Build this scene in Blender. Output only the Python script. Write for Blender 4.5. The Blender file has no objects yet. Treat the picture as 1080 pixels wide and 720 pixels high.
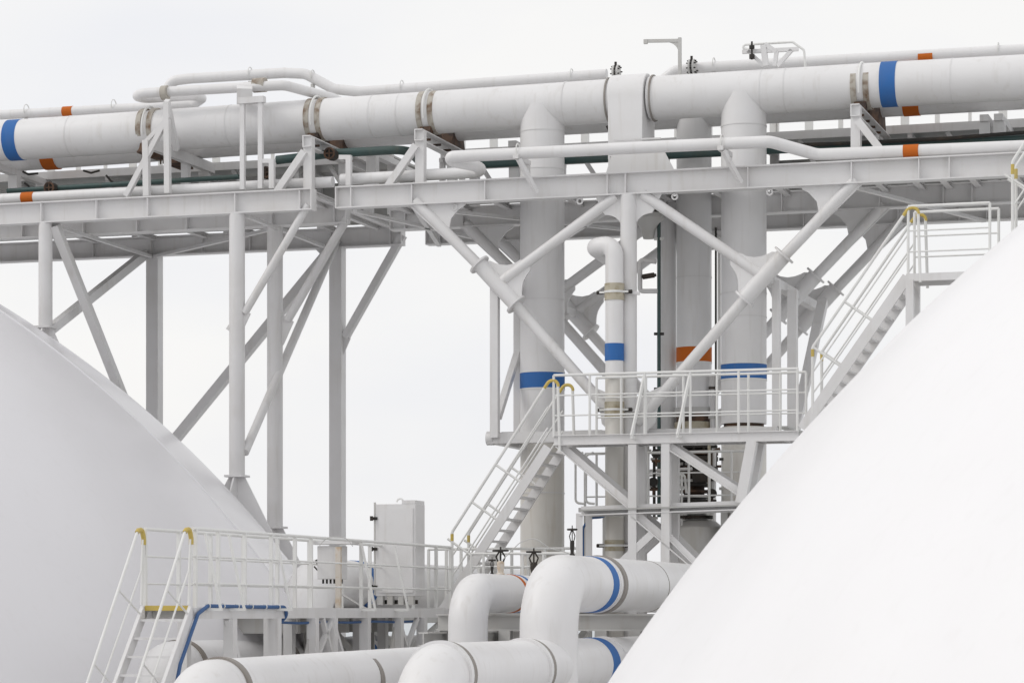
import bpy, math, random
from mathutils import Vector as Vec, Matrix
random.seed(7)
sc = bpy.context.scene
COL = sc.collection
PI = math.pi

# ------------------------------------------------------------------ frame of the place
EYE = 20.0                                   # eye height above the sea (m)
U = Vec((0.9547, -0.2977, 0)).normalized()   # along the pipe bridge
V = Vec((-U.y, U.x, 0))                      # across the bridge, away from the camera
Z = Vec((0, 0, 1))
F0 = Vec((-10.03, 52.0, EYE))                # origin of the bridge frame, at eye level
FOC = 2800.0
def W(s, t, z): return F0 + U*s + V*t + Z*z
def ray(px, py): return Vec(((px-540)/FOC, 1.0, (645-py)/FOC))
E0 = Vec((0, 0, EYE))
def P(px, py, t):                            # photo point -> point in the plane t
    d = ray(px, py); lam = (t - (E0-F0).dot(V))/d.dot(V)
    return E0 + d*lam
def Q(px, py, s):                            # photo point -> point in the plane s
    d = ray(px, py); lam = (s - (E0-F0).dot(U))/d.dot(U)
    return E0 + d*lam
def DP(px, py, D): return E0 + ray(px, py)*D
def st(p):
    q = p-F0; return q.dot(U), q.dot(V), q.z
def SP(px, t=0.0): return st(P(px, 400, t))[0]
def TP(px, s): return st(Q(px, 645, s))[1]

# ------------------------------------------------------------------ materials
def new_mat(name):
    m = bpy.data.materials.new(name); m.use_nodes = True
    nt = m.node_tree; b = nt.nodes['Principled BSDF']
    return m, nt, b
def paint(name, col, dirt=(0.42, 0.38, 0.32), amount=0.25, rough=0.42, scale=1.3, streak=0.35, bump=0.015, var=0.06, spec=0.4):
    m, nt, b = new_mat(name); N = nt.nodes; L = nt.links
    geo = N.new('ShaderNodeNewGeometry')
    mp = N.new('ShaderNodeMapping'); mp.inputs['Scale'].default_value = (5, 5, 0.45)
    L.new(geo.outputs['Position'], mp.inputs['Vector'])
    n1 = N.new('ShaderNodeTexNoise'); n1.inputs['Scale'].default_value = scale; n1.inputs['Detail'].default_value = 6
    L.new(geo.outputs['Position'], n1.inputs['Vector'])
    n2 = N.new('ShaderNodeTexNoise'); n2.inputs['Scale'].default_value = 1.6; n2.inputs['Detail'].default_value = 5
    L.new(mp.outputs[0], n2.inputs['Vector'])
    r1 = N.new('ShaderNodeMapRange'); r1.inputs['From Min'].default_value = 0.45; r1.inputs['From Max'].default_value = 0.8
    r1.inputs['To Max'].default_value = amount; L.new(n1.outputs['Fac'], r1.inputs['Value'])
    r2 = N.new('ShaderNodeMapRange'); r2.inputs['From Min'].default_value = 0.56; r2.inputs['From Max'].default_value = 0.78
    r2.inputs['To Max'].default_value = streak; L.new(n2.outputs['Fac'], r2.inputs['Value'])
    ad = N.new('ShaderNodeMath'); ad.operation = 'ADD'; ad.use_clamp = True
    L.new(r1.outputs[0], ad.inputs[0]); L.new(r2.outputs[0], ad.inputs[1])
    n3 = N.new('ShaderNodeTexNoise'); n3.inputs['Scale'].default_value = 0.6; n3.inputs['Detail'].default_value = 3
    L.new(geo.outputs['Position'], n3.inputs['Vector'])
    c1 = N.new('ShaderNodeMix'); c1.data_type = 'RGBA'
    c1.inputs['A'].default_value = (*[c*(1-var) for c in col], 1); c1.inputs['B'].default_value = (*[min(1, c*(1+var*.6)) for c in col], 1)
    L.new(n3.outputs['Fac'], c1.inputs['Factor'])
    c2 = N.new('ShaderNodeMix'); c2.data_type = 'RGBA'; c2.inputs['B'].default_value = (*dirt, 1)
    L.new(ad.outputs[0], c2.inputs['Factor']); L.new(c1.outputs['Result'], c2.inputs['A'])
    L.new(c2.outputs['Result'], b.inputs['Base Color'])
    rr = N.new('ShaderNodeMapRange'); rr.inputs['To Min'].default_value = rough-.08; rr.inputs['To Max'].default_value = rough+.16
    L.new(n1.outputs['Fac'], rr.inputs['Value']); L.new(rr.outputs[0], b.inputs['Roughness'])
    b.inputs['Specular IOR Level'].default_value = spec
    if bump:
        bp = N.new('ShaderNodeBump'); bp.inputs['Strength'].default_value = 0.5; bp.inputs['Distance'].default_value = bump
        L.new(n1.outputs['Fac'], bp.inputs['Height']); L.new(bp.outputs[0], b.inputs['Normal'])
    return m
def rusty(name, c1=(0.30, 0.25, 0.18), c2=(0.10, 0.045, 0.02), thr=0.5):
    m, nt, b = new_mat(name); N = nt.nodes; L = nt.links
    geo = N.new('ShaderNodeNewGeometry')
    n1 = N.new('ShaderNodeTexNoise'); n1.inputs['Scale'].default_value = 5; n1.inputs['Detail'].default_value = 8
    L.new(geo.outputs['Position'], n1.inputs['Vector'])
    r1 = N.new('ShaderNodeMapRange'); r1.inputs['From Min'].default_value = thr-.1; r1.inputs['From Max'].default_value = thr+.1
    L.new(n1.outputs['Fac'], r1.inputs['Value'])
    c = N.new('ShaderNodeMix'); c.data_type = 'RGBA'; c.inputs['A'].default_value = (*c1, 1); c.inputs['B'].default_value = (*c2, 1)
    L.new(r1.outputs[0], c.inputs['Factor']); L.new(c.outputs['Result'], b.inputs['Base Color'])
    b.inputs['Roughness'].default_value = 0.75
    return m
M = dict(
    steel=paint('white_painted_steel', (0.715, 0.708, 0.708), amount=.20, streak=.25),
    steel_dim=paint('old_white_paint', (0.54, 0.535, 0.52), amount=.3, streak=.35),
    pipe=paint('white_insulation_cladding', (0.755, 0.748, 0.75), amount=.14, streak=.22, rough=.38),
    cream=paint('weathered_cream_cladding', (0.72, 0.70, 0.66), amount=.3, streak=.35, dirt=(.45, .38, .28)),
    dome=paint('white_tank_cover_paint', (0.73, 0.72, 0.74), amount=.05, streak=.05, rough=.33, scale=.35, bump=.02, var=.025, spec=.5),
    dome_near_lit=paint('lit_white_tank_cover_paint', (0.84, 0.835, 0.845), amount=.05, streak=.04, rough=.42, scale=.35, bump=.02, var=.03, spec=.4),  # lighter copy of the dome cover paint, stronger light put into its colour
    rail=paint('white_handrail_paint', (0.76, 0.76, 0.745), amount=.15, streak=.2, bump=0),
    blue=paint('blue_band_paint', (0.045, 0.155, 0.42), dirt=(.12, .17, .3), amount=.3, bump=0, var=.15, rough=.6, spec=.15),
    orange=paint('orange_band_paint', (0.55, 0.135, 0.018), dirt=(.3, .12, .05), amount=.3, bump=0, var=.15, rough=.6, spec=.15),
    yellow=paint('yellow_paint', (0.56, 0.42, 0.10), dirt=(.42, .36, .2), amount=.5, bump=0),
    teal=paint('dark_teal_pipe_paint', (0.045, 0.085, 0.082), dirt=(.1, .1, .08), amount=.4, bump=0),
    hose=paint('blue_hose_rubber', (0.05, 0.12, 0.28), dirt=(.1, .13, .2), amount=.4, bump=0, rough=.6),
    dark=paint('dark_rubber_and_iron', (0.03, 0.028, 0.026), dirt=(.1, .07, .05), amount=.6, bump=0, rough=.7),
    gasket=paint('gray_rubber_seam', (0.30, 0.28, 0.26), dirt=(.14, .1, .07), amount=.7, bump=0, rough=.8, streak=.5),
    band=rusty('stained_steel_strap', (0.45, 0.42, 0.37), (0.16, 0.10, 0.06), .56),
    rust=rusty('rusty_brown_steel', (0.11, 0.06, 0.035), (0.035, 0.022, 0.018), .5),
    beige=rusty('stained_beige_lagging', (0.46, 0.42, 0.33), (0.30, 0.25, 0.16), .56),
    tan=rusty('orange_stained_paint', (0.62, 0.57, 0.51), (0.46, 0.29, 0.12), .61),
    grate=paint('gray_deck_grating', (0.42, 0.42, 0.41), amount=.3, streak=.1),
)

for k_, w_ in (('dome', .25), ('dome_near_lit', .15)):
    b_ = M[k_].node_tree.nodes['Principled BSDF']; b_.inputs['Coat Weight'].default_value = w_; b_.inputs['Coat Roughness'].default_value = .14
# ------------------------------------------------------------------ mesh building
LOC = {}
class MB:
    def __init__(s): s.v = []; s.f = []
    def add(s, vs, fs):
        o = len(s.v); s.v += [Vec(v) for v in vs]; s.f += [tuple(i+o for i in f) for f in fs]; return s
    def tube(s, pts, r, seg=14, cap=True, bend=0.0, rad=None, steps=8):
        pts = [Vec(p) for p in pts]
        if bend > 0 and len(pts) > 2:
            out = [pts[0]]
            for i in range(1, len(pts)-1):
                a, b, c = pts[i-1], pts[i], pts[i+1]
                d1 = (a-b); d2 = (c-b); l1, l2 = d1.length, d2.length; d1.normalize(); d2.normalize()
                ang = d1.angle(d2)
                if ang > PI-0.02: out.append(b); continue
                k = min(bend/math.tan(ang/2), l1*.49 if i > 1 else l1*.98, l2*.49 if i < len(pts)-2 else l2*.98)
                rr = k*math.tan(ang/2)
                p1 = b+d1*k; p2 = b+d2*k
                ctr = b + (d1+d2).normalized()*(rr/math.sin(ang/2))
                a1 = p1-ctr; a2 = p2-ctr; th = a1.angle(a2); ax = a1.cross(a2).normalized()
                for j in range(steps+1):
                    out.append(ctr + Matrix.Rotation(th*j/steps, 3, ax) @ a1)
            out.append(pts[-1]); pts = out
        q = [pts[0]]
        for p in pts[1:]:
            if (p-q[-1]).length > 1e-5: q.append(p)
        pts = q; n = len(pts)
        tan = []
        for i in range(n):
            a = pts[max(0, i-1)]; b = pts[min(n-1, i+1)]; tan.append((b-a).normalized())
        ref = Z if abs(tan[0].z) < .9 else U
        x = tan[0].cross(ref).normalized(); vs = []
        for i in range(n):
            x = (x - tan[i]*x.dot(tan[i])).normalized(); y = tan[i].cross(x)
            k = 1.0
            if 0 < i < n-1:
                c = (pts[i]-pts[i-1]).normalized().dot((pts[i+1]-pts[i]).normalized()); k = 1/max(.5, math.sqrt((1+c)/2))
            rr = rad[i] if rad else r
            for j in range(seg):
                a = 2*PI*j/seg; vs.append(pts[i] + (x*math.cos(a)+y*math.sin(a))*rr)
        fs = [(i*seg+j, i*seg+(j+1) % seg, (i+1)*seg+(j+1) % seg, (i+1)*seg+j) for i in range(n-1) for j in range(seg)]
        if cap: fs += [tuple(range(seg-1, -1, -1)), tuple((n-1)*seg+j for j in range(seg))]
        return s.add(vs, fs)
    def bar(s, a, b, w, h, up=Z):
        a = Vec(a); b = Vec(b); d = (b-a).normalized()
        if abs(d.dot(up)) > .999: up = V if up == Z else Z
        x = d.cross(up).normalized(); y = x.cross(d).normalized()
        vs = [p + x*(i*w/2) + y*(j*h/2) for p in (a, b) for i, j in ((-1, -1), (1, -1), (1, 1), (-1, 1))]
        return s.add(vs, [(0, 1, 2, 3), (7, 6, 5, 4), (0, 4, 5, 1), (1, 5, 6, 2), (2, 6, 7, 3), (3, 7, 4, 0)])
    def prof(s, a, b, prof, up=Z):           # extrude a closed (x,y) profile from a to b
        a = Vec(a); b = Vec(b); d = (b-a).normalized()
        if abs(d.dot(up)) > .999: up = V
        x = d.cross(up).normalized(); y = x.cross(d).normalized(); n = len(prof)
        vs = [p + x*i + y*j for p in (a, b) for i, j in prof]
        return s.add(vs, [tuple(range(n)), tuple(range(2*n-1, n-1, -1))] + [(i, n+i, n+(i+1) % n, (i+1) % n) for i in range(n)])
    def ibeam(s, a, b, h, w, tf=.025, tw=.018, up=Z):
        H, w2, t2 = h/2, w/2, tw/2
        return s.prof(a, b, [(-w2, -H), (w2, -H), (w2, -H+tf), (t2, -H+tf), (t2, H-tf), (w2, H-tf), (w2, H), (-w2, H), (-w2, H-tf), (-t2, H-tf), (-t2, -H+tf), (-w2, -H+tf)], up)
    def plate(s, pts, th):
        pts = [Vec(p) for p in pts]; n = len(pts); th = Vec(th)
        vs = [p-th/2 for p in pts] + [p+th/2 for p in pts]
        return s.add(vs, [tuple(range(n)), tuple(range(2*n-1, n-1, -1))] + [(i, (i+1) % n, n+(i+1) % n, n+i) for i in range(n)])
    def ring(s, c, ax, r, L, seg=28):
        ax = Vec(ax).normalized(); return s.tube([Vec(c)-ax*L/2, Vec(c)+ax*L/2], r, seg)
    def torus(s, c, ax, R, r, seg=28, sub=8, a0=0, a1=2*PI, x=None):
        ax = Vec(ax).normalized(); x = (x or (Z if abs(ax.z) < .9 else U)); x = (x-ax*x.dot(ax)).normalized(); y = ax.cross(x)
        closed = abs(a1-a0-2*PI) < 1e-6; n = seg if closed else seg+1; vs = []
        for i in range(n):
            a = a0+(a1-a0)*i/seg; d = x*math.cos(a)+y*math.sin(a)
            for j in range(sub):
                b = 2*PI*j/sub; vs.append(Vec(c)+d*(R+r*math.cos(b))+ax*(r*math.sin(b)))
        fs = [(i*sub+j, ((i+1) % n)*sub+j, ((i+1) % n)*sub+(j+1) % sub, i*sub+(j+1) % sub) for i in range(n if closed else n-1) for j in range(sub)]
        return s.add(vs, fs)
    def lathe(s, c, ax, prof, seg=20):       # prof = [(radius, along)]
        ax = Vec(ax).normalized(); x = (Z if abs(ax.z) < .9 else U); x = (x-ax*x.dot(ax)).normalized(); y = ax.cross(x); vs = []
        for r, h in prof:
            for j in range(seg):
                a = 2*PI*j/seg; vs.append(Vec(c)+ax*h+(x*math.cos(a)+y*math.sin(a))*max(r, 1e-4))
        n = len(prof)
        fs = [(i*seg+j, i*seg+(j+1) % seg, (i+1)*seg+(j+1) % seg, (i+1)*seg+j) for i in range(n-1) for j in range(seg)]
        fs += [tuple(range(seg-1, -1, -1)), tuple((n-1)*seg+j for j in range(seg))]
        return s.add(vs, fs)
    def build(s, name, mat, parent=None, label=None, cat=None, group=None, kind=None, ang=35, bevel=0):
        org = Vec((0, 0, 0))
        if parent is not None: org = LOC[parent.name]
        elif s.v:
            lo = [min(v[i] for v in s.v) for i in range(3)]; hi = [max(v[i] for v in s.v) for i in range(3)]
            org = Vec(((lo[0]+hi[0])/2, (lo[1]+hi[1])/2, lo[2]))
        me = bpy.data.meshes.new(name); me.from_pydata([v-org for v in s.v], [], s.f)
        me.materials.append(M[mat] if isinstance(mat, str) else mat)
        import bmesh
        bm = bmesh.new(); bm.from_mesh(me); bmesh.ops.recalc_face_normals(bm, faces=bm.faces); bm.to_mesh(me); bm.free()
        for p in me.polygons: p.use_smooth = True
        me.set_sharp_from_angle(angle=math.radians(ang))
        o = bpy.data.objects.new(name, me); COL.objects.link(o)
        if bevel:
            md = o.modifiers.new('bevel', 'BEVEL'); md.width = bevel; md.segments = 2; md.limit_method = 'ANGLE'
        if parent is not None: o.parent = parent
        else: o.location = org
        LOC[o.name] = org
        if label: o['label'] = label
        if cat: o['category'] = cat
        if group: o['group'] = group
        if kind: o['kind'] = kind
        return o
def thing(name, loc, label, cat, group=None):
    o = bpy.data.objects.new(name, None); COL.objects.link(o); o.location = loc; o['label'] = label; o['category'] = cat
    if group: o['group'] = group
    o.empty_display_size = .2; LOC[o.name] = Vec(loc); return o
def arc(c, a, b, n=6):                       # points from a to b curving around c (concave gusset edges)
    c = Vec(c); a = Vec(a); b = Vec(b); va = a-c; vb = b-c; out = []
    for i in range(n+1):
        k = i/n; d = (va*(1-k)+vb*k).normalized(); out.append(c+d*(va.length*(1-k)+vb.length*k))
    return out

# ------------------------------------------------------------------ setting
def flat(name, x0, x1, y0, y1, z, mat, n=1):
    b = MB()
    b.add([(x0, y0, z), (x1, y0, z), (x1, y1, z), (x0, y1, z)], [(0, 1, 2, 3)])
    return b.build(name, mat, kind='structure')
ms, nt, bs = new_mat('pale_hazy_sea'); N = nt.nodes; L = nt.links
bs.inputs['Base Color'].default_value = (.42, .46, .48, 1); bs.inputs['Roughness'].default_value = .35
g = N.new('ShaderNodeNewGeometry'); n = N.new('ShaderNodeTexNoise'); n.inputs['Scale'].default_value = .25; n.inputs['Detail'].default_value = 6
L.new(g.outputs['Position'], n.inputs['Vector']); bp = N.new('ShaderNodeBump'); bp.inputs['Strength'].default_value = .3; bp.inputs['Distance'].default_value = .4
L.new(n.outputs['Fac'], bp.inputs['Height']); L.new(bp.outputs[0], bs.inputs['Normal'])
flat('sea', -9000, 9000, -9000, 16000, 0, ms)
md_ = paint('pale_gray_ship_deck', (.52, .52, .51), amount=.4, streak=.1, scale=.5)
dk = MB(); dk.bar(Vec((0, -30, 10.2)), Vec((0, 130, 10.2)), 76, .6); dk.build('ship_deck', md_, kind='structure')

# ------------------------------------------------------------------ tank domes
def dome(cx, cy, cz, R, gores, off, label, mat, flat=.2, seams=True):
    c = Vec((cx, cy, EYE+cz)); th0 = math.acos(max(-1, (10.5-EYE-cz)/R))
    root = thing('storage_tank', Vec((cx, cy, 10.5)), label, 'tank')
    nl = 96; sub = 10; n = gores*sub; b = MB(); vs = []
    def rf(j):
        f = (j % sub)/sub; am = PI/gores; return 1+flat*(1/math.cos((f-.5)*2*am)-1)
    for i in range(nl+1):
        th = th0*i/nl
        for j in range(n):
            a = off + 2*PI*j/n; rr = max(R*math.sin(th), .01)*rf(j)
            vs.append(c+Vec((math.cos(a)*rr, math.sin(a)*rr, R*math.cos(th))))
    fs = [(i*n+j, (i+1)*n+j, (i+1)*n+(j+1) % n, i*n+(j+1) % n) for i in range(nl) for j in range(n)]
    b.add(vs, fs); o = b.build('cover', mat, root, ang=5.2 if flat else 30)
    if seams:
        for j in range(gores):
            q = MB(); a = off+2*PI*j/gores; k = rf(0)
            q.tube([c+Vec((math.cos(a)*R*k*math.sin(t), math.sin(a)*R*k*math.sin(t), R*math.cos(t))) for t in [th0*i/60 for i in range(2, 61)]], .02, 6, cap=False)
            q.build('weld_seam', mat, root)
    q = MB(); q.tube([Vec((cx, cy, 10.5)), Vec((cx, cy, 10.9))], R*math.sin(th0)+.25, 96); q.build('base_skirt', 'steel', root)
    return root
DLX, DLY, DLZ, DLR = -19.42, 48.76, -10.91, 19.35
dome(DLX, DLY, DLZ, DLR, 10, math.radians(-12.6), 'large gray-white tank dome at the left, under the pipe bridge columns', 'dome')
dome(17.1, 24.67, -11.34, 19.40, 10, .3, 'huge brightly lit white tank dome filling the lower right foreground', 'dome_near_lit', flat=0, seams=False)

# ------------------------------------------------------------------ pipe bridge spans
ZG = 7.97; GH = .41
def girder(root, s0, s1, t, stiff, zoff=0):
    g = MB(); g.ibeam(W(s0, t, ZG-GH/2+zoff), W(s1, t, ZG-GH/2+zoff), GH, .26); o = g.build('girder', 'steel', root)
    for s in stiff:
        q = MB(); q.bar(W(s, t, ZG-GH+.027), W(s, t, ZG-.027), .235, .02, up=U); q.build('stiffener', 'steel', o)
    for s in (s0-.011, s1+.011):
        q = MB(); q.bar(W(s, t, ZG-GH), W(s, t, ZG), .27, .02, up=U); q.build('end_plate', 'steel', o)
    return o
def column(root, s, t, z1, z0, r, foot=True, fz=None, box=False):
    c = MB()
    if box: c.bar(W(s, t, z0), W(s, t, z1), r*2, r*2, up=V)
    else: c.tube([W(s, t, z0), W(s, t, z1)], r, 22)
    o = c.build('column', 'steel', root)
    if foot and fz is not None:
        q = MB(); q.bar(W(s, t, fz-.02), W(s, t, fz+.02), r*2.5, r*2.5, up=V)
        for a in (0, PI/2):
            d = (U*math.cos(a)+V*math.sin(a))
            b0 = W(s, t, 0)
            q.plate([b0+Z*(fz-.02)-d*r*1.1, b0+Z*(fz-.02)+d*r*1.1, b0+Z*(fz-1.3)+d*r*5.6, b0+Z*(fz-1.5)+d*r*5.4, b0+Z*(fz-1.5)-d*r*3.5, b0+Z*(fz-.55)-d*r*3.2], d.cross(Z)*.03)
        q.build('foot_gusset', 'steel', o)
    return o
def brace(root, a, b, r=.1, box=False, name='brace', ends=0.0):
    c = MB()
    if box: c.bar(a, b, r*2, r*2, up=V)
    else: c.tube([a, b], r, 16)
    o = c.build(name, 'steel', root)
    if ends:
        q = MB(); d = (Vec(b)-Vec(a)).normalized()
        q.plate([Vec(b)-d*.05+V.cross(d)*r*1.5, Vec(b)-d*.05-V.cross(d)*r*1.5, Vec(b)+d*ends-V.cross(d)*r*2.2, Vec(b)+d*ends+V.cross(d)*r*2.2], V*.03)
        q.build('end_plate', 'steel', o)
    return o
def gusset(root, pts, t, th=.03, name='gusset_plate', mat='steel'):
    q = MB(); q.plate([P(x, y, t) for x, y in pts], V*th); return q.build(name, mat, root)

# left span
sL0, sL1 = SP(-260), SP(330)
bl = thing('pipe_bridge', W(SP(250), 0, 0), 'left span of the white steel pipe bridge on slender columns above the dome', 'pipe bridge')
stf = [SP(x) for x in (-20, 46, 104, 158, 250, 318)]
for t in (0, 1.8, 5.0): girder(bl, sL0, sL1, t, stf)
for i, s in enumerate(stf + [SP(200), SP(300)]):
    q = MB(); q.ibeam(W(s+.12, .14, ZG-.055), W(s+.12, 4.86, ZG-.055), .1, .12, .012, .01); q.build('cross_beam', 'steel', bl)
q = MB()
q.bar(W(sL0, .75, ZG+.012), W(sL1-.35, .75, ZG+.012), .7, .02)
q.bar(W(sL0, 2.9, ZG+.012), W(sL1-.35, 2.9, ZG+.012), 2.6, .02); q.build('deck_plate', 'grate', bl)
def flatbrace(root, s0, t0, s1, t1, z=ZG-GH-.03): 
    q = MB(); q.bar(W(s0, t0, z), W(s1, t1, z), .09, .06); q.build('plan_brace', 'steel', root)
flatbrace(bl, SP(55), .1, SP(163, 5), 4.9); flatbrace(bl, SP(258), .1, SP(351, 5), 4.9)
flatbrace(bl, SP(250), 1.8, SP(48), 4.9); flatbrace(bl, SP(48), 0.2, SP(-50), 4.9)
def surf_z(s, t):
    p = W(s, t, 0); h2 = DLR**2-(p.x-DLX)**2-(p.y-DLY)**2
    return DLZ+math.sqrt(h2) if h2 > 0 else -9
for px, t, py, r in ((48, 0, 345, .135), (250, 0, 502, .15), (290, 1.8, 556, .155)):
    s = SP(px, t); fz = st(P(px, py, t))[2]
    column(bl, s, t, ZG-GH, fz, r, True, fz)
for px in (163, 356):
    column(bl, SP(px, 5), 5.0, ZG-GH, surf_z(SP(px, 5), 5)-.1 if px == 163 else -8.5, .135, False, box=True)
brace(bl, P(58, 238, .05), P(132, 425, 1.6), .085, box=True)
brace(bl, P(50, 350, 0), P(153, 268, 4.9), .085, box=True)
brace(bl, P(325, 216, 0), P(258, 330, 0), .075, ends=.45)
brace(bl, P(366, 230, 1.8), P(303, 338, 1.8), .085, ends=.45)
brace(bl, P(355, 254, 4.9), P(258, 477, .05), .085)
brace(bl, P(358, 252, 5), P(180, 469, 5), .095, box=True)
brace(bl, P(425, 248, 5), P(364, 356, 5), .075, box=True, ends=.4)
for pts, t in (([(137, 264), (163, 264), (163, 280), (157, 275), (150, 274), (146, 279)], 5), ([(326, 256), (352, 256), (352, 285), (348, 268), (338, 268)], 5)):
    gusset(bl, pts, t)

# right span and its trestle
br = thing('pipe_bridge', W(SP(663), 0, 0), 'right span of the white steel pipe bridge on its braced tubular trestle', 'pipe bridge')
sR0, sR1 = SP(357), SP(1150)
stf = [SP(x) for x in (372, 436, 513, 642, 661, 790, 899, 970, 1002, 1090)]
for t in (0, 3.0, 5.15): girder(br, sR0, sR1, t, stf)
for s in stf + [SP(480), SP(560), SP(600), SP(720), SP(840), SP(940), SP(1050)]:
    q = MB(); q.ibeam(W(s+.12, .14, ZG-.055), W(s+.12, 5.0, ZG-.055), .1, .12, .012, .01); q.build('cross_beam', 'steel', br)
q = MB()
q.bar(W(sR0+.3, .4, ZG+.012), W(sR1, .4, ZG+.012), .5, .02)
q.bar(W(sR0+.3, 4.3, ZG+.012), W(sR1, 4.3, ZG+.012), 1.3, .02)
for a, b in ((420, 540), (606, 755), (812, 1150)):
    q.bar(W(SP(a), 1.75, ZG+.012), W(SP(b), 1.75, ZG+.012), 2.1, .02)
q.build('deck_plate', 'grate', br)
for a, b in ((372, 436), (436, 642), (899, 1000)): flatbrace(br, SP(a), .1, SP(b), 4.9)
flatbrace(br, SP(436), .1, SP(372), 5); flatbrace(br, SP(661), .1, SP(513), 5)
TS = dict(topL=(438, 212), nodeL=(525, 300), base=(663, 452), colL=(650, 207), colR=(678, 205), topR=(903, 190), nodeR=(806, 292))
TS = {k: st(P(x, y, 0)) for k, (x, y) in TS.items()}
def tw(k, t, ds=0, dz=0): s, _, z = TS[k]; return W(s+ds, t, z+dz)
for t in (0, 3.0, 5.1):
    sc_ = TS['base'][0]
    c = MB(); c.tube([W(sc_, t, -8.9), W(sc_, t, ZG-GH)], .15, 24); c.build('column', 'steel', br)
    bz = TS['base'][2]
    rr = .103
    for nd, tp, cl, sg in (('nodeL', 'topL', 'colL', -1), ('nodeR', 'topR', 'colR', 1)):
        n0 = tw(nd, t); bpnt = W(sc_+sg*.16, t, bz+.1)
        brace(br, tw(tp, t), n0, rr); brace(br, n0, bpnt, rr, name='lower_brace'); brace(br, tw(cl, t), n0, rr*.95, name='inner_brace')
        d = (bpnt-tw(tp, t)).normalized(); e = (tw(cl, t)-n0).normalized()
        q = MB(); q.tube([n0-d*.52, n0+d*.52], .148, 20)
        for k in (-.52, .52):
            q.tube([n0+d*(k-.018), n0+d*(k+.018)], .215, 20)
        pp = [n0-d*.5, n0-d*.5+e*.12] + arc(n0-d*.5+e*.75, n0-d*.45+e*.2, n0-d*.12+e*.62, 5) + [n0+e*.75, n0+d*.16+e*.62] + arc(n0+d*.5+e*.7, n0+d*.2+e*.5, n0+d*.5+e*.16, 5) + [n0+d*.5]
        q.plate(pp, V*.05); q.build('node_joint', 'steel', br)
        # gusset under the girder at the outer end
        s0, _, z0 = TS[tp]; zb = ZG-GH
        a = W(s0-sg*.02, t, zb-.01)
        pl = [W(s0-sg*(-.12), t, zb)] + [W(s0-sg*1.0, t, zb)] + arc(W(s0-sg*1.12, t, zb-.5), W(s0-sg*.95, t, zb-.06), W(s0-sg*.8, t, zb-.85), 5)
        q = MB(); q.plate(pl, V*.04); q.build('gusset_plate', 'steel', br)
    # head plate at the column top
    zb = ZG-GH
    for sg in (-1, 1):
        pl = [W(sc_+sg*.14, t, zb), W(sc_+sg*.62, t, zb), W(sc_+sg*.48, t, zb-.28)] + arc(W(sc_+sg*.36, t, zb-.66), W(sc_+sg*.44, t, zb-.34), W(sc_+sg*.15, t, zb-.5), 5)
        q = MB(); q.plate(pl, V*.04); q.build('gusset_plate', 'steel', br)
    for sg in (-1, 1):
        pl = [W(sc_+sg*.14, t, bz+.55), W(sc_+sg*.6, t, bz+.75), W(sc_+sg*.5, t, bz+.1), W(sc_+sg*.14, t, bz-.25)]
        q = MB(); q.plate(pl, V*.04); q.build('gusset_plate', 'steel', br)
for nd in ('nodeL', 'nodeR'):
    q = MB(); q.bar(tw(nd, .18), tw(nd, 5.0), .16, .16); q.build('tie_beam', 'steel', br)
# lifting eyes under the front girder
for px in (480, 612, 712, 812):
    s = SP(px); q = MB(); q.torus(W(s, -.03, ZG-GH-.07), V, .05, .018, 14, 6); q.build('lifting_eye', 'steel', br)
# hanging frame of the inspection landing
z0 = st(P(521, 462, .25))[2]
for px, y1, t, w in ((522, 299, .1, .075), (546, 306, 1.7, .065), (819, 296, .5, .07), (836, 306, 1.6, .085)):
    q = MB(); q.bar(W(SP(px, t), t, z0), P(px, y1, t), w*2, w*2, up=V); q.build('hanger', 'steel', br)
brace(br, P(546, 372, 1.7), P(525, 440, .3), .06, box=True)
brace(br, P(868, 318, 4.0), P(862, 345, 3.6), .09, box=True); brace(br, P(862, 344, 3.6), P(848, 410, 3.0), .09, box=True); brace(br, P(848, 408, 3.0), P(838, 455, 2.6), .09, box=True)
q = MB(); q.bar(W(SP(521, .25)-.1, .25, z0), W(SP(520, .25)+5.35, .25, z0), .2, .2); q.bar(W(SP(521, .25), .3, z0), W(SP(521, .25), 2.6, z0), .2, .2)
q.build('landing_beam', 'steel', br)
q = MB()
for a, b in ((527, 543), (603, 633), (675, 700), (760, 763), (818, 830)):
    q.bar(W(SP(a, .3), 1.2, z0+.11), W(SP(b, .3), 1.2, z0+.11), 1.6, .03)
q.build('landing_plate', 'grate', br)
q = MB(); q.tube([W(SP(514, .25), .25, z0), W(SP(521, .25), .25, z0)], .13, 18); q.build('end_cap', 'steel', br)

# ------------------------------------------------------------------ main pipelines (upper big pipe and the one behind it)
ZM, RM, TM = 9.56, .405, 1.5
def band(root, c, ax, r, L, mat, name='colour_band'):
    q = MB(); q.ring(c, ax, r+.006, L, 40); return q.build(name, mat, root)
main = thing('main_pipeline', W(SP(663), TM, ZM-RM), 'thick white insulated pipeline along the top of the bridge, blue band at each end', 'pipeline')
q = MB(); q.tube([W(SP(-260, TM), TM, ZM-.07), W(SP(12, TM), TM, ZM-.05), W(SP(400, TM), TM, ZM+.0), W(SP(647, TM), TM, ZM+.03)], RM, 40); q.build('pipe_section', 'pipe', main, 'left length of the thick pipeline')
q = MB(); q.tube([W(SP(686, TM), TM, ZM+.03), W(SP(905, TM), TM, ZM+.03), W(SP(1180, TM), TM, ZM)], RM, 40); q.build('pipe_section', 'pipe', main, 'right length of the thick pipeline')
for px, dz in ((18, -.05), (939, .03)):
    band(main, W(SP(px, TM), TM, ZM+dz), U, RM, .29, 'blue')
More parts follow.
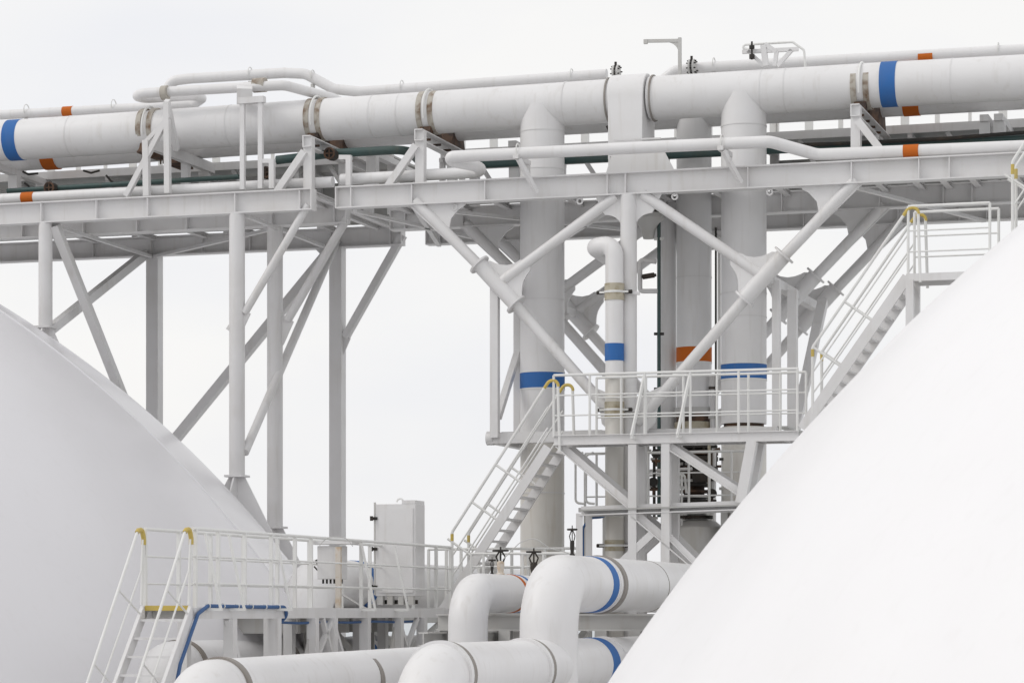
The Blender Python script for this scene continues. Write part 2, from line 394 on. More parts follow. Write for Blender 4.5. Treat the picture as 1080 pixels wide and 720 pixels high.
for px, dz in ((77, -.04), (245, -.02), (395, 0), (424, 0), (598, .03), (830, .03), (805, .03), (1005, .02)):
    q = MB(); q.ring(W(SP(px, TM), TM, ZM+dz), U, RM+.006, .025, 40); q.build('seam', 'steel', main)
for px in (643.5, 648, 683, 690):
    q = MB(); q.ring(W(SP(px, TM), TM, ZM+.03), U, RM+(.055 if px in (648, 683) else .03), .05 if px in (648, 683) else .03, 40); q.build('flange_ring', 'pipe' if px in (648, 683) else 'gasket', main)
# fixed point housing around the pipe
fp = thing('pipe_anchor', W(SP(665, TM), TM, ZG), 'smooth white anchor saddle around the thick pipeline above the trestle column', 'pipe support')
n = 14; half = RM+.06
pr = [(-half, -1.18), (half, -1.18)] + [(half*math.cos(PI*i/n), .0+half*math.sin(PI*i/n)) for i in range(n+1)]
q = MB(); q.prof(W(SP(648, TM), TM, ZM+.03), W(SP(684, TM), TM, ZM+.03), pr); q.build('saddle_box', 'pipe', fp, bevel=.01)
q = MB(); q.plate([P(646, 160, .95), P(700, 158, .95), P(712, 181, .95), P(639, 184, .95)], V*.03); q.build('flared_plate', 'steel', fp)
q = MB(); q.plate([P(646, 160, 2.05), P(700, 158, 2.05), P(712, 181, 2.05), P(639, 184, 2.05)], V*.03); q.build('flared_plate', 'steel', fp)
q = MB(); q.bar(P(647, 148, .96), P(697, 146, .96), .03, .03); q.build('edge_lip', 'steel', fp)
for px in (650, 686):
    q = MB(); q.bar(W(SP(px, 1.5), .98, ZG+.25), W(SP(px, 1.5), 2.02, ZG+.25), .03, .5); q.build('rib', 'steel', fp)

ZV, RV, TV = 9.555, .32, 2.75
vap = thing('second_pipeline', W(SP(732, TV), TV, ZV-RV), 'thinner white pipeline just behind and below the thick one, with orange bands', 'pipeline')
q = MB(); q.tube([W(SP(-260, TV), TV, ZV-.2), W(SP(160, TV), TV, ZV-.08), W(SP(500, TV), TV, ZV), W(SP(1180, TV), TV, ZV)], RV, 36); q.build('pipe_section', 'pipe', vap)
for px in (55, 962):
    band(vap, W(SP(px, TV), TV, ZV-(.12 if px < 100 else 0)), U, RV+.004, .3, 'orange')

def straps(px, sub=True):
    t = TM; s = SP(px, t); r = thing('pipe_strap', W(s, t, ZM-RM), dict([(160, 'rust-stained strap pair on the thick pipe beneath the looped small pipes'), (336, 'rusty twin strap on the thick pipe at the gap between the spans'), (454, 'rust-stained twin strap on the thick pipe just left of the front loop pipe'), (910, 'brown-stained twin strap just left of the right blue band')])[px], 'pipe strap', 'rusty straps holding the thick pipeline')
    for ds in (-.115, .115):
        q = MB(); q.ring(W(s+ds, t, ZM), U, RM+.012, .105, 40); q.build('strap_band', 'band', r)
    q = MB(); q.torus(W(s, t, ZM), U, RM+.045, .022, 30, 8, -PI*.62, PI*.62); q.build('u_bolt', 'rail', r)
    for tt in (t-.42, t+.42):
        q = MB(); q.tube([W(s, tt, ZM-.35), W(s, tt, ZM-.62)], .018, 8); q.build('bolt', 'rust', r)
    for sg in (-1, 1):                         # rusty cradle pads between pipe and sloping beam
        q = MB(); q.plate([W(s, t+sg*.15, ZM-RM-.125), W(s, t+sg*.46, ZM-RM-.125), W(s, t+sg*.46, ZM-RM-.10), W(s, t+sg*.36, ZM-RM-.03), W(s, t+sg*.30, ZM-.31)] + [W(s, t+sg*RM*math.sin(a), ZM-RM*math.cos(a)-.004) for a in (.62, .5, .35)], U*.22)
        q.build('cradle', 'rust', r)
    zb_ = ZM-RM-.125
    q = MB(); q.plate([W(s, TV-.42, zb_), W(s, TV+.42, zb_), W(s, TV+.40, zb_+.1), W(s, TV+.30, ZV-.17)] + [W(s, TV+RV*math.sin(a), ZV-.005-RV*math.cos(a)) for a in (.8, .4, 0, -.4, -.8)] + [W(s, TV-.30, ZV-.17), W(s, TV-.40, zb_+.1)], U*.3); q.build('rear_cradle', 'rust', r)
for px in (160, 336, 454, 910): straps(px)

# ------------------------------------------------------------------ support frames on the deck
def frame(px, t0, label, side=-1, posts=(.35, 2.2, 3.6)):
    s = SP(px, t0); zt = ZM-RM-.13
    r = thing('pipe_support', W(s, t0, ZG), label, 'pipe support', 'white support frames under the thick pipeline')
    q = MB(); q.prof(W(s, t0-.05, zt-.11), W(s, 3.75, zt-.11), [(-.08, -.11), (.08, -.11), (.08, -.09), (-.06, -.09), (-.06, .09), (.08, .09), (.08, .11), (-.08, .11)]); q.build('cross_beam', 'steel', r)
    for i, t in enumerate(posts):
        q = MB(); q.bar(W(s, t, ZG), W(s, t, zt-.02 if i == 0 else zt-.22), .17, .17, up=V); q.build('post', 'steel', r)
    q = MB(); q.bar(W(s+side*.05, t0, zt-.3), W(s+side*.62, t0, ZG), .13, .13, up=V); q.build('brace', 'steel', r)
    for k in range(4):
        q = MB(); q.tube([W(s-.09, t0+.4+k*.6, zt-.13), W(s+.09, t0+.4+k*.6, zt-.13)], .024, 8); q.build('bolt', 'rust', r)
frame(324, .25, 'first support frame left of the gap between the spans, brace to the left')
frame(442, .25, 'support frame with left brace standing on the left end of the right span')
frame(902, .25, 'support frame with its brace leaning to the right, beside the right blue band', side=1)
# frame carrying the looped pipes at px 175
s = SP(175, .3)
r = thing('pipe_support', W(s, .3, ZG), 'tall pointed support frame carrying the looped small pipes, near the left', 'pipe support', 'white support frames under the thick pipeline')
for a, b, w in ((P(155, 207, .3), P(154, 148, .3), .12), (P(177, 204, .3), P(176, 108, .3), .11), (P(133, 207, .3), P(178, 122, .3), .1), (P(154, 150, .3), P(176, 126, .3), .08), (P(186, 158, 1.0), P(176, 106, .3), .1)):
    q = MB(); q.bar(a, b, w, w, up=V); q.build('post' if abs(a.x-b.x) < .3 else 'brace', 'steel', r)
q = MB(); q.prof(P(158, 152, .3), P(224, 178, 3.4), [(-.06, -.1), (.06, -.1), (.06, .1), (-.06, .1)]); q.build('cross_beam', 'steel', r)
for px, py, t in ((196, 170, 2.2), (217, 178, 3.2)):
    q = MB(); q.bar(W(SP(px, t), t, ZG), P(px, py, t), .15, .15, up=V); q.build('post', 'steel', r)
q = MB(); q.ring(P(174, 98, .95), U, .14, .12, 20); q.build('clamp', 'band', r)
# goal post frame at px 265
r = thing('pipe_support', W(SP(265), .3, ZG), 'tall goalpost frame carrying the two looped small pipes over the thick pipe', 'pipe support', 'white support frames under the thick pipeline')
for px, y0, y1 in ((256, 200, 103), (275, 199, 103)):
    q = MB(); q.bar(P(px, y0, .3), P(px, y1, .3), .088, .088, up=V); q.build('post', 'steel', r)
q = MB(); q.bar(P(252, 107, .3), P(279, 105, .3), .14, .12); q.bar(P(262, 104, .4), P(262, 100, 2.6), .14, .12); q.build('top_beam', 'steel', r)
q = MB(); q.bar(P(258, 102, .35), P(258, 98, 1.1), .3, .3); q.build('pipe_shoe', 'steel', r)
q = MB(); q.ring(P(274, 90, 1.05), U, .14, .25, 20); q.build('clamp', 'band', r)
for px, y0, y1, t, lab in ((287, 199, 168, .3, 'short stub post just right of the goalpost frame'), (368, 196, 164, .3, 'single short post at the left end of the right span')):
    r = thing('stub_post', P(px, y0, t), lab, 'post')
    q = MB(); q.bar(P(px, y0, t), P(px, y1, t), .1, .1, up=V); q.build('upright', 'steel', r)
    q = MB(); q.bar(P(px, y1+2, t), P(px-10, y1+2, t), .08, .08); q.build('arm', 'steel', r)
for k, px in enumerate((18, 395, 545, 1040, 1055)):
    lab = ['support frame at the far left edge under the blue band', 'low rear frame between the two rusty twin straps', 'rear frame behind the left riser', 'rear frame post left of the right edge of the bridge', 'rear frame post nearest the right edge of the bridge'][k]
    r = thing('pipe_support', W(SP(px, 2.4), 2.4, ZG), lab, 'pipe support', 'white support frames under the thick pipeline')
    for t in ((2.3, 3.5) if k else (.5, 2.3, 3.5)):
        q = MB(); q.bar(W(SP(px, 2.4), t, ZG), W(SP(px, 2.4), t, 8.95), .2, .2, up=V); q.build('post', 'steel', r)
    q = MB(); q.bar(W(SP(px, 2.4), 2.1 if k else .4, 9.0), W(SP(px, 2.4), 3.8, 9.0), .16, .12); q.build('cross_beam', 'steel', r)

# ------------------------------------------------------------------ raised catwalk behind the pipes
def catwalk(pxa, pxb, label, panel=True, zc=9.15):
    t0, t1 = 3.55, 5.0
    sa, sb = SP(pxa, t0), SP(pxb, t0)
    r = thing('catwalk', W(sa, t0, ZG), label, 'catwalk', 'raised catwalks behind the pipelines')
    q = MB(); q.bar(W(sa, (t0+t1)/2, zc), W(sb, (t0+t1)/2, zc), t1-t0, .04); q.build('walking_deck', 'grate', r)
    for t in (t0, t1):
        q = MB(); q.bar(W(sa, t, zc-.02), W(sb, t, zc-.02), .05, .16); q.build('edge_beam', 'steel', r)
    L = sb-sa; k = max(1, int(L/2.1))
    for i in range(k+1):
        s = sa+L*i/k
        q = MB(); q.bar(W(s, t0+.1, ZG), W(s, t0+.1, zc-.08), .1, .1, up=V); q.build('leg', 'steel', r)
        q = MB(); q.bar(W(s, t1-.1, ZG), W(s, t1-.1, zc-.08), .1, .1, up=V); q.build('leg', 'steel', r)
        if i < k:
            q = MB(); q.bar(W(s+.7, t0+.1, zc-.1), W(s+1.2, t0+.12, ZG+.3), .08, .08, up=V); q.build('knee_brace', 'steel', r)
        q = MB(); q.bar(W(s, t0, zc-.13), W(s, t1, zc-.13), .08, .08); q.build('joist', 'steel', r)
    if panel:
        q = MB(); q.bar(W(sa, t1-.05, (ZG+zc)/2-.1), W(sb, t1-.05, (ZG+zc)/2-.1), .03, zc-ZG-.3); q.build('side_panel', 'grate', r)
    m = max(2, int(L/.62)); zr = zc+1.0
    for t in (t1,):
        for i in range(m+1):
            s = sa+L*i/m
            q = MB(); pw = (.06, .16, .09)[i % 3]; q.bar(W(s, t, zc), W(s, t, zc+1.0), pw, .06, up=V); q.build('railing_post', 'rail', r)
        q = MB(); q.tube([W(sa, t, zr), W(sb, t, zr)], .024, 8); q.build('rail', 'rail', r)
catwalk(-260, 415, 'raised catwalk behind the pipelines on the left span')
catwalk(465, 800, 'open raised catwalk behind the risers on the right span', False)
catwalk(804, 1120, 'raised catwalk behind the pipelines at the right end of the right span')

# ------------------------------------------------------------------ small pipes on the deck
def pipe(name, pts, r, label, mat='pipe', bend=.35, bands=(), cat='pipe', seg=20, group=None, **k):
    b = MB(); b.tube(pts, r, seg, bend=bend)
    root = thing(name, pts[0], label, cat, group)
    b.build('pipe_run', mat, root)
    for (c, ax, L, m) in bands: band(root, c, ax, r, L, m)
    return root
# low white pipe, left span
zl = st(P(30, 208.5, .55))[2]
pipe('white_pipe', [W(SP(-60), .55, zl), W(SP(340), .55, zl)], .105, 'slim white pipe lying on the front edge of the left span', bands=[(W(SP(30, .55), .55, zl), U, .26, 'orange')])
# low white pipe of right span with the forward loop
r0 = .165
r0 = .108
la, lb_ = P(862, 163.3, .1), P(1140, 152, .3)
LB = la.lerp(lb_, (SP(961, .17)-st(la)[0])/(st(lb_)[0]-st(la)[0]))
pipe('loop_pipe', [P(360, 189.5, .5), P(488, 182.5, .5), P(506, 181.5, .48), P(507, 176, .1), P(476, 170, -.2), P(475, 165.5, -.33), P(500, 164.2, -.33), P(700, 154.5, -.33), P(812, 149.5, -.33), P(862, 163.3, .1), P(1140, 152, .3)], r0, 'white loop pipe folding forward to pass before the risers, orange band at the right', bend=.3, bands=[(LB, U, .27, 'orange')])
for px, lab in ((547, 'small triangular bracket holding the front loop pipe at the left riser'), (762, 'small triangular bracket holding the front loop pipe at the right riser')):
    s = SP(px, -.3); r = thing('pipe_bracket', W(s, -.15, ZG-.4), lab, 'bracket', 'brackets on the girder face under the loop pipe')
    zt = st(P(px, 165 if px < 600 else 156, -.3))[2]-.03
    q = MB(); q.bar(W(s, -.5, zt), W(s, .3, zt), .1, .08); q.bar(W(s, .25, zt), W(s, .25, ZG), .09, .09, up=V); q.build('arm', 'steel', r)
    q = MB(); q.bar(W(s+.05, -.45, zt-.05), W(s+.3, -.15, ZG-GH+.1), .09, .07); q.build('strut', 'steel', r)
    q = MB(); q.torus(W(s, -.33, zt+.13), U, r0+.02, .012, 20, 6); q.build('u_bolt', 'rail', r)
# teal pipes
tz = 8.5
pipe('teal_pipe', [P(8, 201.5, 1.15), P(252, 186.5, 1.15)], .05, 'dark teal pipe running low along the left span', mat='teal')
pipe('teal_pipe', [P(292, 169, 1.1), P(350, 162, 1.1), P(420, 158, 1.1), P(432, 160, 1.4), P(440, 168, 2.2)], .085, 'dark teal pipe bridging the gap between the spans', mat='teal', bend=.4)
pipe('teal_pipe', [P(488, 174.8, 2.15), P(1130, 143.3, 2.15)], .068, 'dark teal pipe running behind the risers along the right span', mat='teal')
for k, (pts, lab) in enumerate(((((24, 181), (30, 184), (40, 183)), 'short sagging black cable under the thick pipe near the left blue band'), (((88, 180), (96, 182.5), (105, 180)), 'longer sagging black cable right of the left orange patch'), (((112, 185), (117, 191), (119, 192)), 'black cable end dangling left of the first rusty strap'), (((26, 193), (30, 196), (31, 199)), 'black cable stub beside the far left handwheel'), (((640, 133), (643, 140), (650, 141)), 'short dark cable hanging left of the anchor saddle'))):
    pipe('cable', [P(x, y, 2.0) for x, y in pts], .022, lab, mat='dark', cat='cable', bend=.1, seg=8)
pipe('cable_conduit', [P(840, 153, 2.0), P(900, 151, 2.0), P(1000, 146, 2.0), P(1090, 139, 2.0)], .035, 'thin black cable bundle behind the right frame', mat='dark', cat='cable')
for px, py, t, lab in ((55, 199, 1.1, 'round dark valve handwheel on the teal pipe at the far left'), (350, 163, .95, 'round dark valve handwheel on the teal pipe at the gap between the spans'), (283, 183, 1.0, 'dark flanged joint on the low teal pipe beside the goalpost frame')):
    c = P(px, py, t); r = thing('valve', c-Z*.12, lab, 'valve')
    q = MB(); q.lathe(c, V, [(.03, -.12), (.11, -.1), (.12, -.02), (.12, .02), (.11, .1), (.05, .2)], 16); q.build('body', 'dark', r)
    q = MB(); q.torus(c-V*.14, V, .1, .02, 18, 6); q.bar(c-V*.14-U*.1, c-V*.14+U*.1, .02, .02); q.bar(c-V*.14-Z*.1, c-V*.14+Z*.1, .02, .02, up=V); q.build('handwheel', 'rust', r)
# upper small pipes
pipe('loop_pipe', [P(-30, 123, 2.9), P(150, 113.5, 2.9), P(206, 109, 2.9), P(213, 104, 2.2), P(206, 100.5, 1.7), P(152, 104, 1.6), P(144, 101.5, 1.2), P(150, 98.5, 1.0), P(270, 91.5, 1.0), P(300, 90, 1.05), P(352, 104, 1.9), P(380, 118, 2.2)], .098, 'white small pipe making a flat S-loop above the left end of the thick pipe', bend=.22, bands=[(P(72, 117.6, 2.9), U, .22, 'orange')])
pipe('upper_pipe', [P(176, 104, 2.9), P(176, 86, 2.9), P(200, 83, 2.9), P(300, 77, 2.9), P(322, 78, 2.9), P(352, 94, 2.9), P(380, 97, 2.9), P(640, 78.5, 2.9)], .105, 'white small pipe humped over the thick pipe and running right behind it', bend=.35)
pipe('upper_pipe', [P(700, 84, 2.9), P(712, 75, 2.9), P(735, 72, 2.9), P(1130, 50, 2.9)], .108, 'white small pipe along the top right behind the thick pipe, with an orange band', bend=.3, bands=[(P(976.5, 60, 2.9), U, .27, 'orange')])
for px, py, k in ((28, 118, 0), (120, 113, 0), (330, 82, 0), (424, 93, 0), (603, 81, 0), (753, 69.5, 0), (1053, 54, 1), (264, 79, 1)):
    lab = {28: 'thin hoop clamp on the small pipe at the far left', 120: 'thin hoop clamp on the small pipe left of the S-loop', 330: 'hoop clamp where the humped small pipe dips', 424: 'hoop clamp on the small pipe above the left span gap', 603: 'hoop clamp on the small pipe above the left riser', 753: 'hoop clamp on the small pipe right of the dark valve', 1053: 'hoop clamp near the right edge on the top pipe', 264: 'hoop clamp on the humped pipe at the goalpost frame'}[px]
    r = thing('hoop_clamp', P(px, py+6, 2.9), lab, 'clamp', 'hoop clamps on the small upper pipes')
    q = MB(); q.torus(P(px, py, 2.9)+Z*.03, U, .12, .011, 20, 6); q.build('hoop', 'rail', r)
    q = MB(); q.bar(P(px, py+7, 2.9), P(px, py+12, 2.9), .05, .12, up=V); q.build('shoe', 'steel_dim', r)
for px, py, lab in ((650, 77, 'dark bolted end flange of the left upper small pipe'), (730, 71, 'dark bolted end flange of the right upper small pipe')):
    c = P(px, py, 2.7); r = thing('pipe_flange', c-Z*.15, lab, 'flange')
    q = MB(); q.ring(c-U*.04, U, .15, .035, 18); q.ring(c+U*.04, U, .15, .035, 18); q.build('flange', 'steel_dim', r)
    q = MB()
    for k in range(8):
        a = 2*PI*k/8+.3; o = (V*math.cos(a)+Z*math.sin(a))*.12; q.tube([c+o-U*.09, c+o+U*.09], .014, 6)
    q.build('bolt', 'dark', r, kind='stuff')
    q = MB(); q.tube([c+Z*.1-V*.05, c+Z*.2-V*.05], .025, 8); q.build('drain_stub', 'dark', r)

# ------------------------------------------------------------------ risers
def riser(px, t, r, z0, z1, label, bands=(), rings=(), name='riser_pipe', mat='pipe', low=None):
    s = SP(px, t); root = thing(name, W(s, t, z0), label, 'pipe')
    zs = low if low is not None else z0
    q = MB(); q.tube([W(s, t, zs), W(s, t, z1)], r, 40); q.build('pipe_shell', mat, root)
    if low is not None:
        q = MB(); q.tube([W(s, t, z0), W(s, t, zs-.06)], r-.003, 40); q.build('lower_shell', 'cream', root)
        q = MB(); q.tube([W(s, t, zs-.06), W(s, t, zs)], r-.05, 32); q.build('neck', 'rust', root)
    for y0, y1, m in bands:
        za, zb = st(P(px, y0, t))[2], st(P(px, y1, t))[2]
        band(root, W(s, t, (za+zb)/2), Z, r, abs(zb-za), m)
        for zz in (za, zb):
            q = MB(); q.ring(W(s, t, zz), Z, r+.009, .03, 40); q.build('band_edge', 'rail', root)
    for y in rings:
        q = MB(); q.ring(W(s, t, st(P(px, y, t))[2]), Z, r+.008, .02, 40); q.build('seam', 'steel', root)
    return root
riser(572, TM, .42, -8.9, ZM, 'thick white riser pipe with a blue band, left of the trestle', bands=((393, 411, 'blue'),), rings=(140, 180, 317, 520, 585), low=st(P(572, 464, TM))[2])
riser(784.5, TM, .42, -8.9, ZM, 'thick white riser pipe with a blue band, right of the trestle', bands=((384, 401, 'blue'),), rings=(134, 180, 310, 335), low=st(P(784, 447, TM))[2])
riser(732, TV, .335, st(P(732, 450, TV))[2], ZV, 'white riser pipe with an orange band, between the two blue-banded risers', bands=((366, 383, 'orange'),), rings=(293,))
s = SP(732, TV); z = st(P(732, 450, TV))[2]
rv = thing('shutoff_valve', W(s, TV, -8.9), 'dark flanged valve below the orange-banded riser, on a gray stand', 'valve')
for dy, h, rr, m, nm in ((427, .14, .30, 'beige', 'flange'), (433, .1, .36, 'steel_dim', 'flange'), (441, .15, .33, 'rust', 'flange'), (449, .13, .36, 'beige', 'flange'), (470, .12, .40, 'dark', 'flange'), (478, .08, .45, 'rust', 'flange'), (484, .08, .45, 'dark', 'flange')):
    q = MB(); q.ring(W(s, TV, st(P(732, dy, TV))[2]), Z, rr+.01, h, 28); q.build(nm, m, rv)
q = MB(); z1 = st(P(732, 484, TV))[2]
q.lathe(W(s, TV, z1), -Z, [(.2, 0), (.30, .12), (.32, .34), (.2, .5), (.2, .7)], 20); q.build('body', 'rust', rv)
for dz, rr, m in ((.1, .38, 'steel_dim'), (.2, .36, 'dark'), (.42, .40, 'steel_dim'), (.50, .40, 'dark'), (.62, .36, 'rust'), (.72, .42, 'steel_dim'), (.80, .42, 'dark')):
    q = MB(); q.ring(W(s, TV, z1-dz), Z, rr, .05, 28); q.build('flange', m, rv)
q = MB(); q.bar(W(s+.1, TV-.4, z1-.35), W(s+.55, TV-.5, z1-.3), .22, .26); q.build('actuator', 'dark', rv, bevel=.02)
q = MB(); q.tube([W(s+.45, TV-.5, z1-.3), W(s+.45, TV-.5, z1+.1), W(s+.62, TV-.5, z1+.16)], .03, 8, bend=.06); q.build('air_line', 'rust', rv)
q = MB(); q.tube([W(s, TV, z1-1.2), W(s, TV, z1-.84)], .42, 28); q.tube([W(s, TV, -8.9), W(s, TV, z1-1.2)], .36, 28); q.build('stand', 'steel_dim', rv)
q = MB()
for k in range(14):
    a = 2*PI*k/14
    for zz in (478, 486): q.tube([W(s, TV, st(P(732, zz, TV))[2]-.12)+(U*math.cos(a)+V*math.sin(a))*.43, W(s, TV, st(P(732, zz, TV))[2]+.1)+(U*math.cos(a)+V*math.sin(a))*.43], .022, 6)
q.build('bolt', 'dark', rv, kind='stuff')
q = MB(); q.torus(W(s+.75, TV-.1, z1-.15), U, .2, .022, 20, 6); q.tube([W(s+.2, TV-.1, z1-.15), W(s+.8, TV-.1, z1-.15)], .025, 8); q.build('handwheel', 'rust', rv)

# slim riser with hooked top
s = SP(648, -.25); zt = st(P(648, 258, -.25))[2]
sr = thing('slim_riser', W(s, -.25, 0), 'slim white riser with hooked top and small blue band before the trestle column', 'pipe')
q = MB(); q.tube([W(s, -.25, -1), W(s, -.25, zt), W(s-.42, -.1, zt), W(s-.5, 1.1, zt-.02)], .165, 26, bend=.3); q.build('pipe_run', 'pipe', sr)
zz = st(P(648, 380, -.25))[2]
q = MB(); q.tube([W(s, -.25, -1), W(s, -.25, st(P(648, 395, -.25))[2])], .168, 26); q.build('lower_lagging', 'cream', sr)
band(sr, W(s, -.25, st(P(648, 371.5, -.25))[2]), Z, .168, .31, 'blue')
for py, h in ((308, .3), (432, .28), (575, .2)):
    c = W(s, -.25, st(P(648, py, -.25))[2])
    q = MB(); q.ring(c, Z, .18, h, 26); q.build('clamp_lagging', 'beige', sr)
    q = MB(); q.ring(c, Z, .19, .04, 26); q.bar(c-U*.27, c+U*.27, .1, .04); 
    q.build('clamp', 'rail', sr)
    for sg in (-1, 1):
        q = MB(); q.tube([c+U*sg*.2, c+U*sg*.33], .035, 8); q.build('bolt', 'dark', sr)
    q = MB(); q.bar(c+U*.2+V*.05, c+U*.45+V*.1-Z*.03, .08, .05); q.build('bracket', 'steel', sr)
# thin vertical pipes behind the trestle
for px, t, y0, y1, rr, m, lab in ((695, 2.0, 545, 222, .035, 'teal', 'thin dark vertical pipe left of the orange-banded riser'), (758.5, 2.0, 400, 250, .03, 'rail', 'thin white vertical pipe between the two right risers'), (755, 2.3, 470, 240, .02, 'dark', 'very thin dark vertical cable between the two right risers')):
    r = thing('thin_pipe', P(px, y0, t), lab, 'pipe')
    q = MB(); q.tube([P(px, y0, t), P(px, y1, t)] + ([P(px+4, y1-2, t), P(px+8, y1+2, t)] if px == 695 else []), rr, 10); q.build('pipe_run', m, r)
    if px == 695:
        for y in (252, 352, 410, 455, 500):
            q = MB(); q.bar(P(px-5, y, t), P(px+5, y, t), .05, .05); q.build('clamp', 'dark' if y > 300 else 'rail', r)
for i, (px, t, y0, y1, rr, m, lab) in enumerate((
        (676.5, 1.6, 560, 468, .045, 'steel', 'thin white vertical pipe just right of the stand post, below the platform'),
        (683, 2.4, 575, 430, .035, 'steel_dim', 'thin gray vertical pipe left of the thin dark pipe, below the platform'),
        (690, 1.2, 560, 470, .028, 'dark', 'thin black cable running down between the two stand posts'),
        (710.5, 1.4, 600, 476, .05, 'steel', 'white vertical pipe just right of the right stand post'),
        (719, 1.2, 575, 500, .022, 'rail', 'thin white rod in front of the dark valve'),
        (748, 1.7, 535, 452, .03, 'beige', 'thin stained rod right of the dark valve'),
        (752, 2.6, 560, 395, .06, 'steel', 'white vertical pipe tucked between the orange banded and right blue banded risers'),
        (762, 1.3, 540, 470, .02, 'rail', 'thinnest white rod left of the lower right riser'))):
    r = thing('thin_pipe', P(px, y0, t), lab, 'pipe')
    q = MB(); q.tube([P(px, y0, t), P(px, y1, t)] + ([P(px+7, y1-4, t), P(px+9, y1-4, t)] if i in (1, 3) else []), rr, 10, bend=.08); q.build('pipe_run', m, r)
    for y in range(int(y1)+14, int(y0), 31):
        q = MB(); q.bar(P(px-2.6-rr*30, y, t-.03), P(px+2.6+rr*30, y, t-.03), .06, .05); q.build('clamp', 'dark' if (y+i) % 2 else 'steel_dim', r)
for px, py, t, lab in ((692, 478, 1.1, 'small black gauge on the cables between the stand posts, upper one'), (689, 508, 1.1, 'small black fitting between the stand posts, lower one'), (751, 520, 1.2, 'small dark gauge right of the dark valve')):
    c = P(px, py, t); r = thing('gauge', c-Z*.1, lab, 'gauge')
    q = MB(); q.ring(c, V, .085, .07, 18); q.build('dial_case', 'dark', r)
    q = MB(); q.tube([c-Z*.24, c-Z*.06], .02, 8); q.tube([c-Z*.14-U*.08, c-Z*.14+U*.08], .025, 8); q.build('stem', 'rust', r)
r = thing('pipe_tray', P(705, 560, 2.2), 'horizontal white conduit rack crossing behind the stand posts', 'pipe')
q = MB()
q.tube([P(672, 497, 1.9), P(730, 494, 1.9)], .03, 8); q.build('conduit', 'steel', r)
q = MB(); q.tube([P(672, 502, 1.9), P(722, 499.5, 1.9), P(724, 520, 1.9)], .022, 8, bend=.08); q.build('conduit', 'rail', r)
q = MB(); q.bar(P(676, 512, 2.6), P(702, 511, 2.6), .2, .09); q.build('bracket', 'steel_dim', r)
# funnel like hood under the deck next to the column
c = P(684, 224, 2.0)
r = thing('drain_hood', c-Z*.5, 'dark round drain hood under the deck right of the trestle column', 'drain')
q = MB(); q.lathe(c, -Z, [(.3, 0), (.3, .12), (.14, .32), (.1, .5)], 22); q.build('hood', 'steel_dim', r)
q = MB(); q.ring(c+Z*.02, Z, .32, .1, 22); q.build('rim', 'dark', r)
# little instrument bracket left of the thin dark pipe
r = thing('instrument_bracket', P(680, 300, 2.0), 'small open pipe frame with dark fittings right of the trestle column', 'bracket')
q = MB(); q.tube([P(694, 307, 2), P(677, 307, 2), P(675, 305, 2), P(675, 274, 2), P(692, 276, 2)], .045, 10, bend=.06); q.build('frame', 'steel', r)
q = MB(); q.bar(P(676, 292, 2), P(692, 290, 2), .05, .05); q.tube([P(678, 292, 1.9), P(690, 290, 1.9)], .05, 8); q.build('fitting', 'dark', r)

# ------------------------------------------------------------------ roof items: lamp arm and vent frame
r = thing('davit_post', P(717, 75, 2.4), 'slender gray post with a horizontal arm standing above the pipeline', 'post')
q = MB(); q.bar(P(717, 80, 2.4), P(717, 40, 2.4), .06, .06, up=V); q.build('pole', 'steel_dim', r)
q = MB(); q.bar(P(718, 43, 2.4), P(681, 43.5, 2.4), .05, .06); q.build('arm', 'steel_dim', r)
q = MB(); q.plate([P(717, 41, 2.4), P(705, 43, 2.4)] + arc(P(704, 60, 2.4), P(706, 45, 2.4), P(716, 56, 2.4), 6), V*.03); q.build('knee_plate', 'steel_dim', r)
q = MB(); q.bar(P(681, 42, 2.4), P(681, 46.5, 2.4), .07, .07, up=V); q.build('lamp_end', 'steel_dim', r)
r = thing('vent_frame', P(812, 72, 1.6), 'white welded frame with bent handrail on top of the thick pipe', 'frame')
for a, b, w in (((808, 70), (805, 48), .1), ((807, 47), (819, 55), .08), ((819, 55), (817, 70), .07), ((806, 70), (789, 54), .07), ((820, 70), (835, 53), .07), ((783, 55), (842, 52), .07)):
    q = MB(); q.bar(P(*a, 1.6), P(*b, 1.6), w, w, up=V); q.build('strut', 'steel', r)
q = MB(); q.tube([P(792, 53, 1.9), P(783, 51, 1.9), P(785, 47.5, 1.9), P(836, 44.5, 1.9), P(848, 53, 1.9), P(849.5, 72, 1.9)], .022, 8, bend=.08); q.build('handrail', 'rail', r)
q = MB(); q.tube([P(793, 63, 1.5), P(793, 44, 1.5)], .018, 8); q.ring(P(793, 60, 1.5), Z, .05, .08, 10); q.ring(P(793, 50, 1.5), Z, .05, .06, 10); q.build('vent_valve', 'dark', r)

# ------------------------------------------------------------------ mid platform, stairs and upper right landing
PT0, PT1 = -1.15, -.45
def railing(root, pts, posts, h=1.1, mids=(.38, .74), pr=.024, rr=.02, sub='railing', mat='rail', square=False):
    pts = [Vec(p) for p in pts]
    q = MB(); q.tube([p+Z*h for p in pts], rr*1.25, 10, bend=.06); q.build('handrail', mat, root)
    for m in mids:
        q = MB(); q.tube([p+Z*m for p in pts], rr*.72, 8); q.build('mid_rail', mat, root)
    L = [0]
    for a, b in zip(pts, pts[1:]): L.append(L[-1]+(b-a).length)
    for k in posts:
        d = k*L[-1]; 
        for i in range(len(pts)-1):
            if d <= L[i+1]+1e-6: p = pts[i].lerp(pts[i+1], (d-L[i])/(L[i+1]-L[i])); break
        q = MB()
        if square: q.bar(p, p+Z*h, pr*2, pr*1.6, up=V)
        else: q.tube([p, p+Z*h], pr, 8)
        q.build('post', mat, root)
ZP = st(P(690, 458.5, PT0))[2]
sA, sB = SP(584, PT0), SP(842, PT0)
